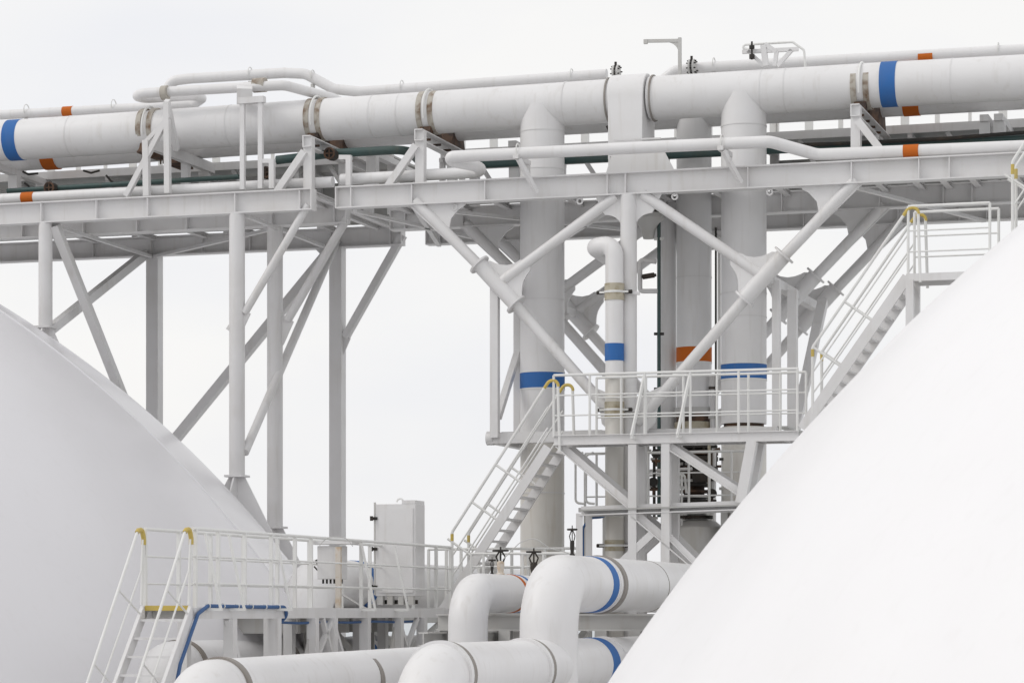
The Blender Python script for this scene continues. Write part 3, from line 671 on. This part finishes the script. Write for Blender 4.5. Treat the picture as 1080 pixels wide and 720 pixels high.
pf = thing('platform', W(SP(690, PT0), PT0, ZP), 'long railed walkway platform crossing in front of the risers at mid height', 'platform')
q = MB(); q.bar(W(sA, (PT0+PT1)/2, ZP-.02), W(sB, (PT0+PT1)/2, ZP-.02), PT1-PT0-.08, .03); q.build('floor_grating', 'grate', pf)
for t in (PT0, PT1):
    q = MB(); q.prof(W(sA, t, ZP-.06), W(sB, t, ZP-.06), [(-.03, -.09), (.03, -.09), (.03, -.075), (-.018, -.075), (-.018, .075), (.03, .075), (.03, .09), (-.03, .09)]); q.build('edge_beam', 'steel', pf)
for k in range(10):
    s = sA+.3+(sB-sA-.6)*k/9; q = MB(); q.bar(W(s, PT0+.04, ZP-.09), W(s, PT1-.04, ZP-.09), .06, .08); q.build('joist', 'steel', pf)
fr = lambda px: (SP(px, PT0)-sA)/(sB-sA)
railing(pf, [W(sA, PT0, ZP), W(sB, PT0, ZP)], [0.0]+[fr(x) for x in (622, 680, 728, 779, 841)])
railing(pf, [W(sA+.6, PT1, ZP), W(sB, PT1, ZP)], [0, .12, .24, .42, .58, .73, .88, 1])
for px in (663, 711):          # leaning outer stays
    for dx in (0,):
        q = MB(); q.bar(W(SP(px, PT0)+.12, PT0-.25, ZP-.02), W(SP(px, PT0)+.28, PT0+.02, ZP+1.05), .035, .05); q.bar(W(SP(px, PT0)+.12, PT0-.27, ZP-.05), W(SP(px, PT0)+.12, PT0, ZP-.05), .04, .05); q.build('stay', 'rail', pf)

# stand carrying the platform
sd = thing('platform_stand', W(SP(667, -.8), -.8, -8.9), 'cross-braced white steel stand under the mid platform', 'support frame')
for t in (PT0+.05, PT1-.02):
    for px, y0 in ((667, 470), (702, 470)):
        q = MB(); q.bar(W(SP(px, PT0), t, -8.9), W(SP(px, PT0), t, ZP-.16), .15, .15, up=V); q.build('post', 'steel', sd)
    def bb(a, b, w=.13, nm='brace'):
        A = st(P(*a, PT0)); B = st(P(*b, PT0)); q = MB(); q.prof(W(A[0], t, A[2]), W(B[0], t, B[2]), [(-w/2, -w/2), (w/2, -w/2), (w/2, -w/2+.02), (-w/2+.02, -w/2+.02), (-w/2+.02, w/2), (-w/2, w/2)]); q.build(nm, 'steel', sd)
    bb((588, 468), (664, 533)); bb((705, 470), (780, 519)); bb((793, 465), (781, 530), .18)
    bb((668, 541), (745, 606), .15); bb((688, 562), (645, 602), .13); bb((705, 565), (745, 605), .1)
    bb((611, 538.5), (850, 530), .17, 'cross_beam')
    bb((611, 541), (611, 596), .12, 'post')
q = MB(); q.bar(W(SP(613, PT0), PT0+.3, st(P(612, 538, PT0))[2]), W(SP(860, PT0), PT0+.3, st(P(850, 530, PT0))[2]), .7, .03); q.build('floor_grating', 'grate', sd)
# lower gallery railing behind the stand
zg = st(P(650, 535, 1.0))[2]
gal = thing('gallery', W(SP(640, .9), .9, zg), 'small lower railed gallery behind the cross-braced stand', 'platform')
q = MB(); q.bar(W(SP(610, .9), 1.2, zg-.04), W(SP(850, .9), 1.2, zg-.04), .6, .08); q.build('floor', 'steel', gal)
railing(gal, [W(SP(617, .9), .9, zg), W(SP(795, .9), .9, zg)], [0, .07, .22, .38, .5, .62, .74, .87, 1], h=1.0, mids=(.2, .62))
for px in (606, 617):
    q = MB(); q.tube([P(px+9, 477, .8), P(px+1, 480, .8), P(px+1, 530, .8), P(px+10, 531, .8)], .022, 8, bend=.08); q.build('hoop', 'rail', gal)
for px in (617, 637, 762, 772, 790):
    q = MB(); q.bar(W(SP(px, .9), 1.1, -8.9), W(SP(px, .9), 1.1, zg-.08), .13, .13, up=V); q.build('post', 'steel_dim', gal)

def stairs(root, A, B, wdir, width, n, sw=.045, sh=.2, tread=.2, hand=.95, caps='top', mids=1, hs=(.5,), treadmat='steel', end_post=True):
    """A = foot, B = head of the near stringer; wdir points to the other stringer"""
    A = Vec(A); B = Vec(B); d = (B-A); dn = d.normalized(); horiz = Vec((d.x, d.y, 0)).normalized()
    for k in (0, 1):
        o = wdir*width*k
        q = MB(); q.bar(A+o, B+o, sw, sh); q.build('stringer', 'steel', root)
    for i in range(n):
        p = A.lerp(B, (i+.5)/n)
        q = MB(); q.bar(p+wdir*.02, p+wdir*(width-.02), tread, .035, up=Z) ; q.build('tread', treadmat, root)
    for k in (0, 1):
        o = wdir*width*k
        up = Z*hand
        a0 = A.lerp(B, .1)+o; 
        pts = [a0, a0+up, B+o+up*1.0+dn*.05, B+o+up*1.0+horiz*.18+Z*.02, B+o+horiz*.22-Z*.1]
        q = MB(); q.tube(pts, .027, 9, bend=.12); hr = q.build('handrail', 'rail', root)
        cb = B+o+up
        q = MB(); q.tube([cb-dn*.12, cb+dn*.05, cb+horiz*.18+Z*.02, cb+horiz*.19-Z*.08], .03, 9, bend=.12)
        q.build('grip_cap', 'yellow', hr)
        q = MB(); q.tube([a0+up*.86, a0+up*.97], .03, 9); q.build('grip_cap', 'yellow' , hr)
        for h in hs:
            q = MB(); q.tube([a0+Z*hand*h, B+o+Z*hand*h], .016, 7); q.build('mid_rail', 'rail', root)
        for m in range(1, mids+1):
            p = A.lerp(B, .1+.9*m/(mids+1))+o
            nrm = (Z-dn*Z.dot(dn)).normalized()
            q = MB(); q.tube([p+nrm*.08, p+nrm*(hand*Z.dot(nrm))], .022, 8); q.build('baluster', 'rail', root)
# stair up to the mid platform
zf = .0
s1 = st(P(578, 471, PT0)); s0 = st(P(487, 612, PT0))
A = W(s0[0], PT0, s0[2]); B = W(s1[0], PT0, s1[2])
dd = (B-A); A = A - dd*((s0[2]-zf)/dd.z)
stl = thing('staircase', A, 'steep ladder stair rising right to the mid platform, with yellow-capped handrails', 'stairs')
stairs(stl, A, B, V, .95, 15, sh=.165, tread=.15, mids=3, hs=(.3, .62), hand=1.15)
# stair from mid platform to the right landing
s0 = st(P(846, 452, PT0)); s1 = st(P(957, 292, PT0))
A = W(s0[0], PT0, s0[2]-.0); B = W(s1[0], PT0, s1[2])
str_ = thing('staircase', A, 'steep ladder stair rising right along the edge of the near dome', 'stairs')
stairs(str_, A, B, V, .85, 14, sh=.18, tread=.15, mids=2, hs=(.3, .62), hand=1.15)
# right landing
zl2 = st(P(960, 289, PT0))[2]
lp = thing('platform', W(SP(1000, PT0), PT0, zl2), 'small railed landing at the upper right beneath the bridge girder', 'platform')
sa, sb = SP(956, PT0), SP(1064, PT0)
q = MB(); q.bar(W(sa, -.8, zl2-.02), W(sb, -.8, zl2-.02), .66, .03); q.build('floor_grating', 'grate', lp)
for t in (PT0, PT1):
    q = MB(); q.bar(W(sa, t, zl2-.06), W(sb, t, zl2-.06), .05, .13); q.build('edge_beam', 'steel', lp)
railing(lp, [W(sa+.03, PT0, zl2), W(SP(1044, PT0), PT0, zl2)], [0, 1], h=1.16)
railing(lp, [W(sa+.03, PT1, zl2), W(SP(1048, PT0), PT1, zl2)], [0, 1], h=1.16)
for t in (PT0, PT1):
    q = MB(); q.bar(W(sa+.06, t, zl2-.1), W(sa+.06, t, zl2-3.2), .13, .13, up=V); q.build('post', 'steel', lp)
q = MB(); q.bar(W(sa+1.2, PT0, zl2-.1), W(sa+2.4, PT1, zl2-.9), .06, .06); q.build('brace', 'steel', lp)
# last stair going up at the right edge
A = W(SP(1056, PT0), PT0, zl2); B = A+U*1.9+Z*2.9
sr2 = thing('staircase', A, 'white stair at the right edge with two yellow handrail ends, only its foot in view', 'stairs')
stairs(sr2, A, B, V, .5, 12, mids=2, hs=(.5,), hand=1.55)

# ------------------------------------------------------------------ lower walkway beside the left dome
PA = DP(203, 645, 36.8); SW = st(PA)[0]; tA = st(PA)[1]
tE = TP(476, SW)
zw = .055; WW = .72
lw = thing('platform', W(SW, tA, zw-.2), 'low railed walkway running away from the lower left ladder towards the stair', 'platform')
t_turn = TP(205, SW)
def wq(px): return TP(px, SW)
q = MB(); q.bar(W(SW-WW/2, tA, zw-.03), W(SW-WW/2, tE, zw-.03), WW-.06, .03); q.build('floor_grating', 'grate', lw)
for ds in (0, -WW):
    q = MB(); q.bar(W(SW+ds, tA-.05, zw-.07), W(SW+ds, tE, zw-.07), .05, .16); q.build('edge_beam', 'steel', lw)
Lw = tE-tA
railing(lw, [W(SW, tA, zw), W(SW, tE, zw)], [(wq(x)-tA)/Lw for x in (206, 230, 258, 286, 311, 328, 381, 460, 475)], h=1.1, mids=(.34, .72), pr=.027, square=True)
railing(lw, [W(SW-WW, tA, zw), W(SW-WW, tE, zw)], [0, .1, .2, .31, .43, .55, .68, .8, 1], h=1.1, mids=(.34, .72), pr=.027, square=True)
for px in (215, 240, 290, 380, 415):        # leaning stays outside the rail
    t = wq(px)
    q = MB(); q.bar(W(SW+.02, t, zw+1.05), W(SW+.26, t, zw-.02), .03, .04, up=V); q.bar(W(SW, t, zw-.02), W(SW+.28, t, zw-.02), .05, .04); q.build('stay', 'rail', lw)
for px in (243, 290, 330, 350, 385, 420, 445):
    t = wq(px)
    for ds in (0, -WW):
        q = MB(); q.bar(W(SW+ds, t, -8.9), W(SW+ds, t, zw-.15), .15, .15, up=V); q.build('post', 'steel', lw)
for a, b in ((240, 262), (350, 318), (350, 372), (420, 440), (340, 360), (440, 400)):
    ta, tb = wq(a), wq(b)
    q = MB(); q.bar(W(SW, ta, zw-.16), W(SW, tb if abs(tb-ta) < 1.3 else ta+math.copysign(1.3, tb-ta), zw-1.35), .07, .07); q.build('brace', 'steel', lw)
for px, k in ((332, 1), (420, 1)):
    t = wq(px)
    q = MB(); q.plate([W(SW-.05, t, zw-.16), W(SW-.05, t-.6, -1.3), W(SW-.05, t+.6, -1.3)], U*.03); q.build('web_plate', 'steel_dim', lw)
for k in range(18):
    t = tA+.2+(Lw-.4)*k/17; q = MB(); q.bar(W(SW-WW+.03, t, zw-.09), W(SW-.03, t, zw-.09), .06, .08); q.build('joist', 'steel_dim', lw)
# second wider landing carrying the cabinet
ta, tb = wq(352), wq(470)
q = MB(); q.bar(W(SW-WW-.75, ta, zw-.04), W(SW-WW-.75, tb, zw-.04), 1.3, .1); q.build('cabinet_deck', 'steel', lw)
q = MB()
for k in range(5): 
    t = ta+(tb-ta)*(k+.3)/5; q.bar(W(SW-WW-1.3, t, zw-.25), W(SW-WW, t, zw-.25), .1, .3)
q.build('deck_beam', 'steel_dim', lw)
# front ladder
lt = W(SW, tA-.02, zw-.02)
A = lt - V*2.55 - Z*3.0
ld = thing('ladder_stair', A, 'steep white ladder at the lower left with yellow top step and yellow handrail ends', 'ladder')
B = lt
n = 12; d = (B-A)
for k in (0, 1):
    o = -U*WW*k
    q = MB(); q.bar(A+o, B+o, .05, .17); q.build('stringer', 'steel', ld)
    for f in (0, 1):
        pass
for i in range(n):
    p = A.lerp(B, (i+.4)/n); q = MB(); q.bar(p-U*.02, p-U*(WW-.02), .14, .03); q.build('tread', 'steel', ld)
q = MB(); q.bar(lt-U*.03+Z*.02, lt-U*(WW-.03)+Z*.02, .1, .07); q.build('top_step', 'yellow', ld)
for k in (0, 1):
    o = -U*WW*k; dn = d.normalized(); hp = Z*1.08
    nrm = (Z*1.0-V*.35)
    h0 = A+o+hp*.6-V*.25; h1 = B+o+hp-V*.22
    pts = [h0, h1, B+o+hp+Z*.03-V*.08, B+o+hp-V*.02-Z*.1, B+o+hp*.06-V*.1]
    q = MB(); q.tube(pts, .021, 9, bend=.07); hr = q.build('handrail', 'rail', ld)
    q = MB(); q.tube([pts[1]-dn*.02, pts[1]+dn*.02, pts[2], pts[3], pts[3]-Z*.08], .034, 9, bend=.07); q.build('grip_cap', 'yellow', hr)
    q = MB(); q.tube([A+o+hp*.3-V*.12, B+o+hp*.5-V*.1, B+o+hp*.9-V*.05], .014, 7); q.build('mid_rail', 'rail', ld)
    for f in (.30, .64, .97):
        p = A.lerp(B, f)+o
        kk = (p.z+.36-h0.z)/(h1.z-h0.z); q = MB(); q.tube([p, h0.lerp(h1, kk)], .014, 7); q.build('baluster', 'rail', ld)
# blue hose
off = U*.06
hp_ = [lt-V*.75-Z*1.3+U*.05, lt-V*.5-Z*.75+U*.05, W(SW+.06, tA+.05, zw-.08), W(SW+.06, wq(215), zw+.03), W(SW+.06, wq(255), zw+.02), W(SW+.06, wq(296), zw+.02), W(SW+.05, wq(300), zw-.12), W(SW-.05, wq(299), zw-.2)]
r = thing('blue_hose', hp_[0], 'blue hose laid along the edge of the low walkway and down beside the ladder', 'hose')
q = MB(); q.tube(hp_, .027, 10, bend=.12); q.build('hose_run', 'hose', r)
q = MB()
for k in range(6):
    p = hp_[3].lerp(hp_[5], k/5.5); q.torus(p, V, .04, .008, 12, 5)
q.build('tie', 'rail', r, kind='stuff')
hp2 = [W(SW-.05, wq(x), zw-.21-.015*(i % 2)) for i, x in enumerate((297, 320, 345, 370, 395, 420, 445))]
r = thing('blue_hose', hp2[0], 'dark blue hose hung under the low walkway towards the cabinet', 'hose')
q = MB(); q.tube(hp2, .02, 8, bend=.1); q.build('hose_run', 'hose', r)
# junction box on a tan post
tb = wq(352); c = W(SW-.35, tb, zw)
r = thing('junction_box', W(SW-.2, tb, zw), 'pale gray junction box with small rain roof, fixed to an orange-stained post', 'electrical box')
bx = DP(350.5, 593, (W(SW-.3, tb, zw)).y+1.2)
q = MB(); q.bar(bx-Z*.27, bx+Z*.27, .28, .42, up=U); q.build('enclosure', 'steel', r, bevel=.01)
q = MB(); q.bar(bx+Z*.32-U*.35, bx+Z*.32+U*.42, .4, .05); q.build('rain_roof', 'steel', r)
q = MB()
for k in range(6): q.tube([bx+U*(-.16+k*.065)-Z*.27, bx+U*(-.16+k*.065)-Z*.34], .018, 8)
q.build('cable_gland', 'dark', r, kind='stuff')
q = MB(); q.bar(bx-U*.24-V*.1, bx-U*.2-V*.1+Z*.02, .04, .08); q.bar(bx-U*.3-Z*.06-V*.05, bx-U*.22-Z*.14-V*.05, .02, .02); q.build('latch', 'dark', r)
ps = DP(357, 600, bx.y-.3)
r = thing('stained_post', Vec((ps.x, ps.y, EYE+zw-.1)), 'orange-stained tan post in front of the junction box', 'post')
q = MB(); q.bar(Vec((ps.x, ps.y, EYE+zw-.1)), Vec((ps.x, ps.y, EYE+1.05)), .085, .07, up=V); q.build('upright', 'tan', r)
q = MB(); q.bar(Vec((ps.x-.02, ps.y-.02, EYE+.33)), Vec((ps.x+.5, ps.y+.6, EYE+.0)), .03, .03); q.build('stay', 'steel', r)
# cabinet
yc = 46.3
cb = DP(422, 645, yc); cb.z = EYE+zw+.22
r = thing('cabinet', cb, 'tall gray-white steel cabinet with lifting eye standing on the low walkway', 'cabinet')
q = MB(); wv = .74
q.plate([cb-U*wv/2, cb+U*wv/2, cb+U*wv/2+Z*1.60, cb-U*wv/2+Z*1.60], V*.5); q.build('body', 'steel', r, bevel=.012)
fc = cb-V*.262
q = MB(); q.plate([fc-U*.3+Z*.06, fc+U*.33+Z*.06, fc+U*.33+Z*1.52, fc-U*.3+Z*1.52], V*.02); q.build('door', 'steel', r)
q = MB(); q.torus(cb+Z*1.64, V, .06, .016, 14, 6, -PI/2, PI/2); q.build('lifting_eye', 'rail', r)
q = MB(); q.bar(cb+U*.12+Z*1.63, cb+U*.36+Z*1.63, .5, .06); q.build('roof_ridge', 'steel', r)
q = MB(); q.tube([cb-U*.38-V*.24+Z*.02, cb-U*.38-V*.24+Z*1.63], .02, 8); q.build('lock_bar', 'steel_dim', r)
for z in (.16, 1.35, .82):
    q = MB(); q.bar(cb-U*.45-V*.25+Z*z, cb-U*.33-V*.25+Z*z, .05, .05); q.tube([cb-U*.42-V*.3+Z*(z-.04), cb-U*.42-V*.3+Z*(z+.04)], .03, 8); q.build('hinge', 'dark', r)
for a in (-.28, -.1, .1, .28):
    q = MB(); q.bar(cb+U*a-V*.2-Z*.15, cb+U*a-V*.2, .1, .1, up=V); q.build('foot', 'steel_dim', r)
q = MB(); q.bar(cb-U*.36-V*.1-Z*.1, cb+U*.36-V*.1-Z*.1, .03, .07); q.build('cable_tray', 'dark', r)

# ------------------------------------------------------------------ manifold pipes (run away from the camera, along V)
def sD(px, D): return st(DP(px, 645, D))[0]
def tD(px, D): return st(DP(px, 645, D))[1]
R8 = .40
def manifold_upper(px, D, zax, zlow, r, bend, tlen, label, name='manifold_pipe', tee=False):
    s, t = sD(px, D), tD(px, D)
    root = thing(name, W(s, t, zlow), label, 'pipe')
    q = MB(); q.tube([W(s, t, zlow), W(s, t, zax), W(s, t+tlen, zax)], r, 40, bend=bend, steps=16); q.build('pipe_run', 'pipe', root)
    return root, s, t
def vring(root, s, t, z, r, L, mat, name, dr):
    q = MB(); q.ring(W(s, t, z), V, r+dr, L, 44); return q.build(name, mat, root)
# front elbow pipe B and its lower pipe C
zB = .41; rB = .415
b_, s, t = manifold_upper(579, 37.5, zB, -3, rB, .66, 13, 'front thick elbow pipe bending from vertical to run back, with a blue ring')
def tat(px, s, r): return TP(px-0, s)        # t of the axis where it passes the column px
def tring(px, s): # ring rightmost point seen at px : axis shifted by the radius along U
    return st(Q(px, 645, s+.38))[1]
tb1 = tring(648, s)
vring(b_, s, tb1, zB, rB, .32, 'blue', 'colour_band', .006)
vring(b_, s, tb1+.30, zB, rB, .1, 'pipe', 'collar', .012)
vring(b_, s, tb1+.5, zB, rB, .16, 'gasket', 'strap_ring', .03)
vring(b_, s, tring(704, s), zB, rB, .03, 'gasket', 'seam', .004)
sC = s; zC = -.385-.40; rC = .40
lc = thing('manifold_pipe', W(sC, t-6, zC-rC), 'nearest horizontal manifold pipe with rounded end and two gray strap rings', 'pipe')
tc0 = TP(448, sC)
q = MB(); q.tube([W(sC, tc0, zC-3), W(sC, tc0, zC), W(sC, tc0+22, zC)], rC, 44, bend=.62, steps=16); q.build('pipe_run', 'pipe', lc)
for px in (499, 583): vring(lc, sC, st(Q(px, 690, sC+.385))[1], zC, rC, .14, 'gasket', 'strap_ring', .025); vring(lc, sC, st(Q(px, 690, sC+.385))[1]-.14, zC, rC, .1, 'pipe', 'collar', .035)
vring(lc, sC, st(Q(650, 690, sC+.385))[1], zC, rC, .4, 'blue', 'colour_band', .006)
vring(lc, sC, st(Q(656, 690, sC+.385))[1]+.3, zC, rC, .12, 'pipe', 'collar', .02)
# rear elbow A
zA = .29; rA = .30
a_, s, t = manifold_upper(493.5, 40, zA, -3, rA, .5, 12, 'smaller elbow pipe behind, left of the front elbow pipe')
vring(a_, s, st(Q(555, 630, s+.28))[1], zA, rA, .12, 'orange', 'colour_band', .006)
vring(a_, s, st(Q(559, 630, s+.28))[1]+.1, zA, rA, .1, 'blue', 'colour_band', .006)
SA_ = s
# left pair: F (upper) and E (lower)
zF = .48; rF = .44
f_, s, t = manifold_upper(323, 45.5, zF, -3, rF, .62, 13, 'elbow pipe behind the low walkway railing, with a blue ring')
vring(f_, s, st(Q(394, 610, s+.38))[1], zF, rF, .3, 'blue', 'colour_band', .006)
sE = s; zE = -.44-.45; rE = .45
le = thing('manifold_pipe', W(sE, t, zE-rE), 'horizontal manifold pipe under the low walkway, rounded end behind the ladder', 'pipe')
te0 = TP(166, sE)
q = MB(); q.tube([W(sE, te0, zE-3), W(sE, te0, zE), W(sE, te0+16, zE)], rE, 44, bend=.6, steps=16); q.build('pipe_run', 'pipe', le)
for px in (215, 313): vring(le, sE, st(Q(px, 690, sE+.4))[1], zE, rE, .14, 'gasket', 'strap_ring', .025)
vring(le, sE, st(Q(396, 690, sE+.4))[1], zE, rE, .35, 'blue', 'colour_band', .006)
# nearest left pipe D
sDn = sD(240, 33); rD = .40; zD = -.585-rD
ln = thing('manifold_pipe', W(sDn, 0, zD-rD), 'white manifold pipe along the bottom left edge with two gray strap rings', 'pipe')
td0 = TP(204, sDn)
q = MB(); q.tube([W(sDn, td0, zD-3), W(sDn, td0, zD), W(sDn, td0+15, zD+.12)], rD, 44, bend=.55, steps=16); q.build('pipe_run', 'pipe', ln)
for px in (262, 402): vring(ln, sDn, st(Q(px, 712, sDn+.38))[1], zD+.01, rD, .13, 'gasket', 'strap_ring', .025)

# valves on top of pipe A
def gatevalve(px, t, zb, h, label, rust=True, sc_=1.0):
    c = W(st(Q(px, 600, SA_))[0], t, zb)
    r = thing('gate_valve', c, label, 'valve')
    q = MB(); q.lathe(c, Z, [(.07*sc_, 0), (.07*sc_, .03), (.045*sc_, .05), (.06*sc_, h*.35), (.06*sc_, h*.5), (.03*sc_, h*.55)], 14); q.build('body', 'tan' if rust else 'dark', r)
    q = MB()
    for sg in (-1, 1): q.tube([c+U*sg*.04*sc_+Z*h*.5, c+U*sg*.075*sc_+Z*h*.7, c+U*sg*.02*sc_+Z*h*.9], .014*sc_, 6)
    q.tube([c+Z*h*.5, c+Z*(h+.03)], .014*sc_, 6); q.build('yoke', 'dark', r)
    q = MB(); q.torus(c+Z*h*.93, Z, .115*sc_, .016, 20, 6); q.bar(c+Z*h*.93-U*.11*sc_, c+Z*h*.93+U*.11*sc_, .02, .02); q.build('handwheel', 'dark', r)
for px, h, lab, ru, k in ((528, .42, 'gate valve with black handwheel on the smaller elbow pipe, beside the stair foot', True, 1), (563, .44, 'dark gate valve between the two elbow pipes', False, 1), (519, .25, 'small dark needle valve next to the rusty gate valve', False, .4), (603.5, .42, 'slender valve on the ridge of the front elbow pipe', False, .55)):
    if px > 600:
        c = DP(px, 585, 38.5); SAx = SA_; SA_ = st(c)[0]; gatevalve(px, st(c)[1], zB+rB-.02, h, lab, ru, k); SA_ = SAx
    else:
        tt = TP(px, SA_); gatevalve(px, tt, zA+rA-.02, h, lab, ru, k)
# thin wires
for pts, lab in (([(530, 590), (548, 572), (563, 566), (580, 578), (600, 583)], 'thin looped wire between the gate valves'), ([(297+40, 575), (345, 566), (366, 566), (372, 576)], 'thin bent wire hoop above the junction box')):
    r = thing('wire_loop', DP(*pts[0], 40.5), lab, 'wire')
    q = MB(); q.tube([DP(x, y, 40.5 if x > 500 or x < 0 else 41.5) for x, y in pts], .008, 6, bend=.2); q.build('wire', 'steel_dim', r)
r = thing('blue_hose', DP(615, 597, 46), 'thin blue hose rising beside the slim riser foot', 'hose')
q = MB(); q.tube([P(615, 600, -.5), P(615, 556, -.5), P(622, 546, -.5), P(636, 545, -.5), P(640, 541, -.5)], .022, 8, bend=.15); q.build('hose_run', 'hose', r)

# pipe rack below (beams between the manifold pipes)
rk = thing('pipe_rack', W(SP(600, -4), -4, -8.9), 'gray steel rack of beams beneath the elbow pipes', 'support frame')
for (s0_, s1_, t_, z_) in ((sD(512, 44), sD(760, 42), TP(600, sC), -.14),):
    for t2 in (-7.2, -4.6, -2.4):
        q = MB(); q.ibeam(W(s0_, t2, -.16), W(s1_+1.2, t2, -.16), .26, .2); q.build('rack_beam', 'steel_dim', rk)
        for s_ in (s0_+.3, sC-.9, sC+.9, s1_):
            q = MB(); q.ibeam(W(s_, t2, -8.9), W(s_, t2, -.29), .2, .2, up=V); q.build('rack_post', 'steel_dim', rk)
for s_ in (s0_+.1, sC+.95, s1_):
    q = MB(); q.ibeam(W(s_, -8.2, -.42), W(s_, -.5, -.42), .22, .16); q.build('rack_rail', 'steel_dim', rk)
for s_ in (s0_, sC+.8):
    q = MB(); q.bar(W(s_, -4.4, -.3), W(s_+1.6, -4.4, -2.2), .12, .1); q.bar(W(s_+1.6, -4.3, -.3), W(s_, -4.3, -2.2), .12, .1); q.build('cross_brace', 'steel_dim', rk)
rk2 = thing('pipe_rack', W(SP(420, -4), -4, -8.9), 'gray steel rack of posts and diagonals under the cabinet', 'support frame')
for px, w in ((373, .16), (403, .3), (455, .2)):
    q = MB(); q.ibeam(W(SW-1.2, TP(px, SW), -8.9), W(SW-1.2, TP(px, SW), -.1), .24, w, up=V); q.build('rack_post', 'steel_dim', rk2)
for a, b in (((380, 655), (440, 700)), ((470, 655), (420, 700)), ((345, 660), (378, 700))):
    q = MB(); q.bar(Q(*a, SW-1.2), Q(*b, SW-1.2), .14, .16); q.build('diagonal', 'steel_dim', rk2)
q = MB(); q.bar(Q(300, 652, SW-1.3), Q(475, 650, SW-1.3), .12, .22); q.build('rack_rail', 'steel_dim', rk2)

# extra fittings beside the stair foot
r = thing('railed_landing', W(SW-.8, -1.5, zw), 'small railed landing behind the elbow pipe at the stair foot', 'platform')
q = MB(); q.bar(W(SP(446, -1), -1.0, zw-.06), W(SP(620, -1), -1.0, zw-.06), 1.6, .1); q.build('floor', 'grate', r)
railing(r, [W(SP(452, -.3), -.3, zw), W(SP(610, -.3), -.3, zw)], [0, .12, .22, .34, .45, .56, .67, .78, .9, 1], h=1.1, mids=(.4, .75), square=True)
railing(r, [W(SP(497, -1.7), -1.7, zw), W(SP(606, -1.7), -1.7, zw)], [0, .12, .27, .5, .7, 1], h=.98, mids=(.4, .75))
for px in (470, 560, 600):
    q = MB(); q.bar(W(SP(px, -1), -1, -8.9), W(SP(px, -1), -1, zw-.1), .16, .16, up=V); q.build('post', 'steel_dim', r)

# distant vessel structure glimpsed low behind the stair: pale storage box
r = thing('equipment_box', P(455, 645, 6), 'pale gray equipment housing low behind the stair foot', 'housing')
q = MB(); q.bar(P(462, 655, 7), P(462, 602, 7), 1.2, .75, up=V); q.build('housing', 'steel_dim', r, bevel=.02)
q = MB(); q.bar(P(462, 600, 7), P(462, 598, 7), 1.35, .9, up=V); q.build('lid', 'steel', r)
r = thing('pump_housing', P(735, 560, 3.5), 'gray domed vessel below the dark valve, partly hidden by the near dome', 'vessel')
c = W(SP(735, 1.6), 1.6, -8.9)
q = MB(); z2 = st(P(735, 548, 1.6))[2]+8.9
q.lathe(c, Z, [(.55, 0), (.55, z2-.35), (.5, z2-.15), (.36, z2-.03), (.2, z2), (.2, z2+.12)], 32); q.build('shell', 'steel_dim', r)
q = MB(); q.ring(c+Z*(z2+.05), Z, .3, .06, 24); q.build('flange', 'dark', r)

# ------------------------------------------------------------------ world, sun, camera
SUN_EL, SUN_AZ = math.radians(42), math.radians(-100)      # azimuth from +Y, negative = left
w = bpy.data.worlds.new('World'); sc.world = w; w.use_nodes = True; nt = w.node_tree; N = nt.nodes; L = nt.links
bg = N['Background']
sky = N.new('ShaderNodeTexSky'); sky.sky_type = 'NISHITA'; sky.sun_disc = False; sky.sun_elevation = SUN_EL; sky.sun_rotation = SUN_AZ
sky.air_density = 1.0; sky.dust_density = 3.0
tc = N.new('ShaderNodeTexCoord')
mp = N.new('ShaderNodeMapping'); mp.inputs['Scale'].default_value = (1.0, 1.0, 2.6); L.new(tc.outputs['Generated'], mp.inputs['Vector'])
nz = N.new('ShaderNodeTexNoise'); nz.inputs['Scale'].default_value = 4.2; nz.inputs['Detail'].default_value = 5; nz.inputs['Roughness'].default_value = .45; L.new(mp.outputs[0], nz.inputs['Vector'])
cr = N.new('ShaderNodeMapRange'); cr.inputs['From Min'].default_value = .36; cr.inputs['From Max'].default_value = .60; L.new(nz.outputs['Fac'], cr.inputs['Value'])
cl = N.new('ShaderNodeMix'); cl.data_type = 'RGBA'; cl.inputs['A'].default_value = (9.1, 9.15, 9.45, 1); cl.inputs['B'].default_value = (9.95, 9.85, 9.7, 1)
L.new(cr.outputs[0], cl.inputs['Factor'])
mx = N.new('ShaderNodeMix'); mx.data_type = 'RGBA'; mx.inputs['Factor'].default_value = .93
L.new(sky.outputs[0], mx.inputs['A']); L.new(cl.outputs['Result'], mx.inputs['B'])
L.new(mx.outputs['Result'], bg.inputs['Color']); bg.inputs['Strength'].default_value = .1
sl = bpy.data.lights.new('sun', 'SUN'); sl.energy = .9; sl.angle = math.radians(25); sl.color = (1, .97, .93)
so = bpy.data.objects.new('sun', sl); COL.objects.link(so)
dirv = Vec((math.sin(SUN_AZ)*math.cos(SUN_EL), math.cos(SUN_AZ)*math.cos(SUN_EL), math.sin(SUN_EL)))
so.rotation_euler = dirv.to_track_quat('Z', 'Y').to_euler()

cam = bpy.data.cameras.new('camera'); co = bpy.data.objects.new('camera', cam); COL.objects.link(co)
co.location = E0; co.rotation_euler = (PI/2, 0, 0)
cam.sensor_width = 36; cam.lens = 36*FOC/1080; cam.shift_y = 285/1080; cam.clip_end = 40000; cam.clip_start = .5
cam.dof.use_dof = True; cam.dof.focus_distance = 47; cam.dof.aperture_fstop = 4.0
sc.camera = co
sc.view_settings.view_transform = 'Standard'; sc.view_settings.look = 'None'; sc.view_settings.exposure = 0
sc.render.engine = 'CYCLES'
sc.cycles.max_bounces = 8; sc.cycles.diffuse_bounces = 5
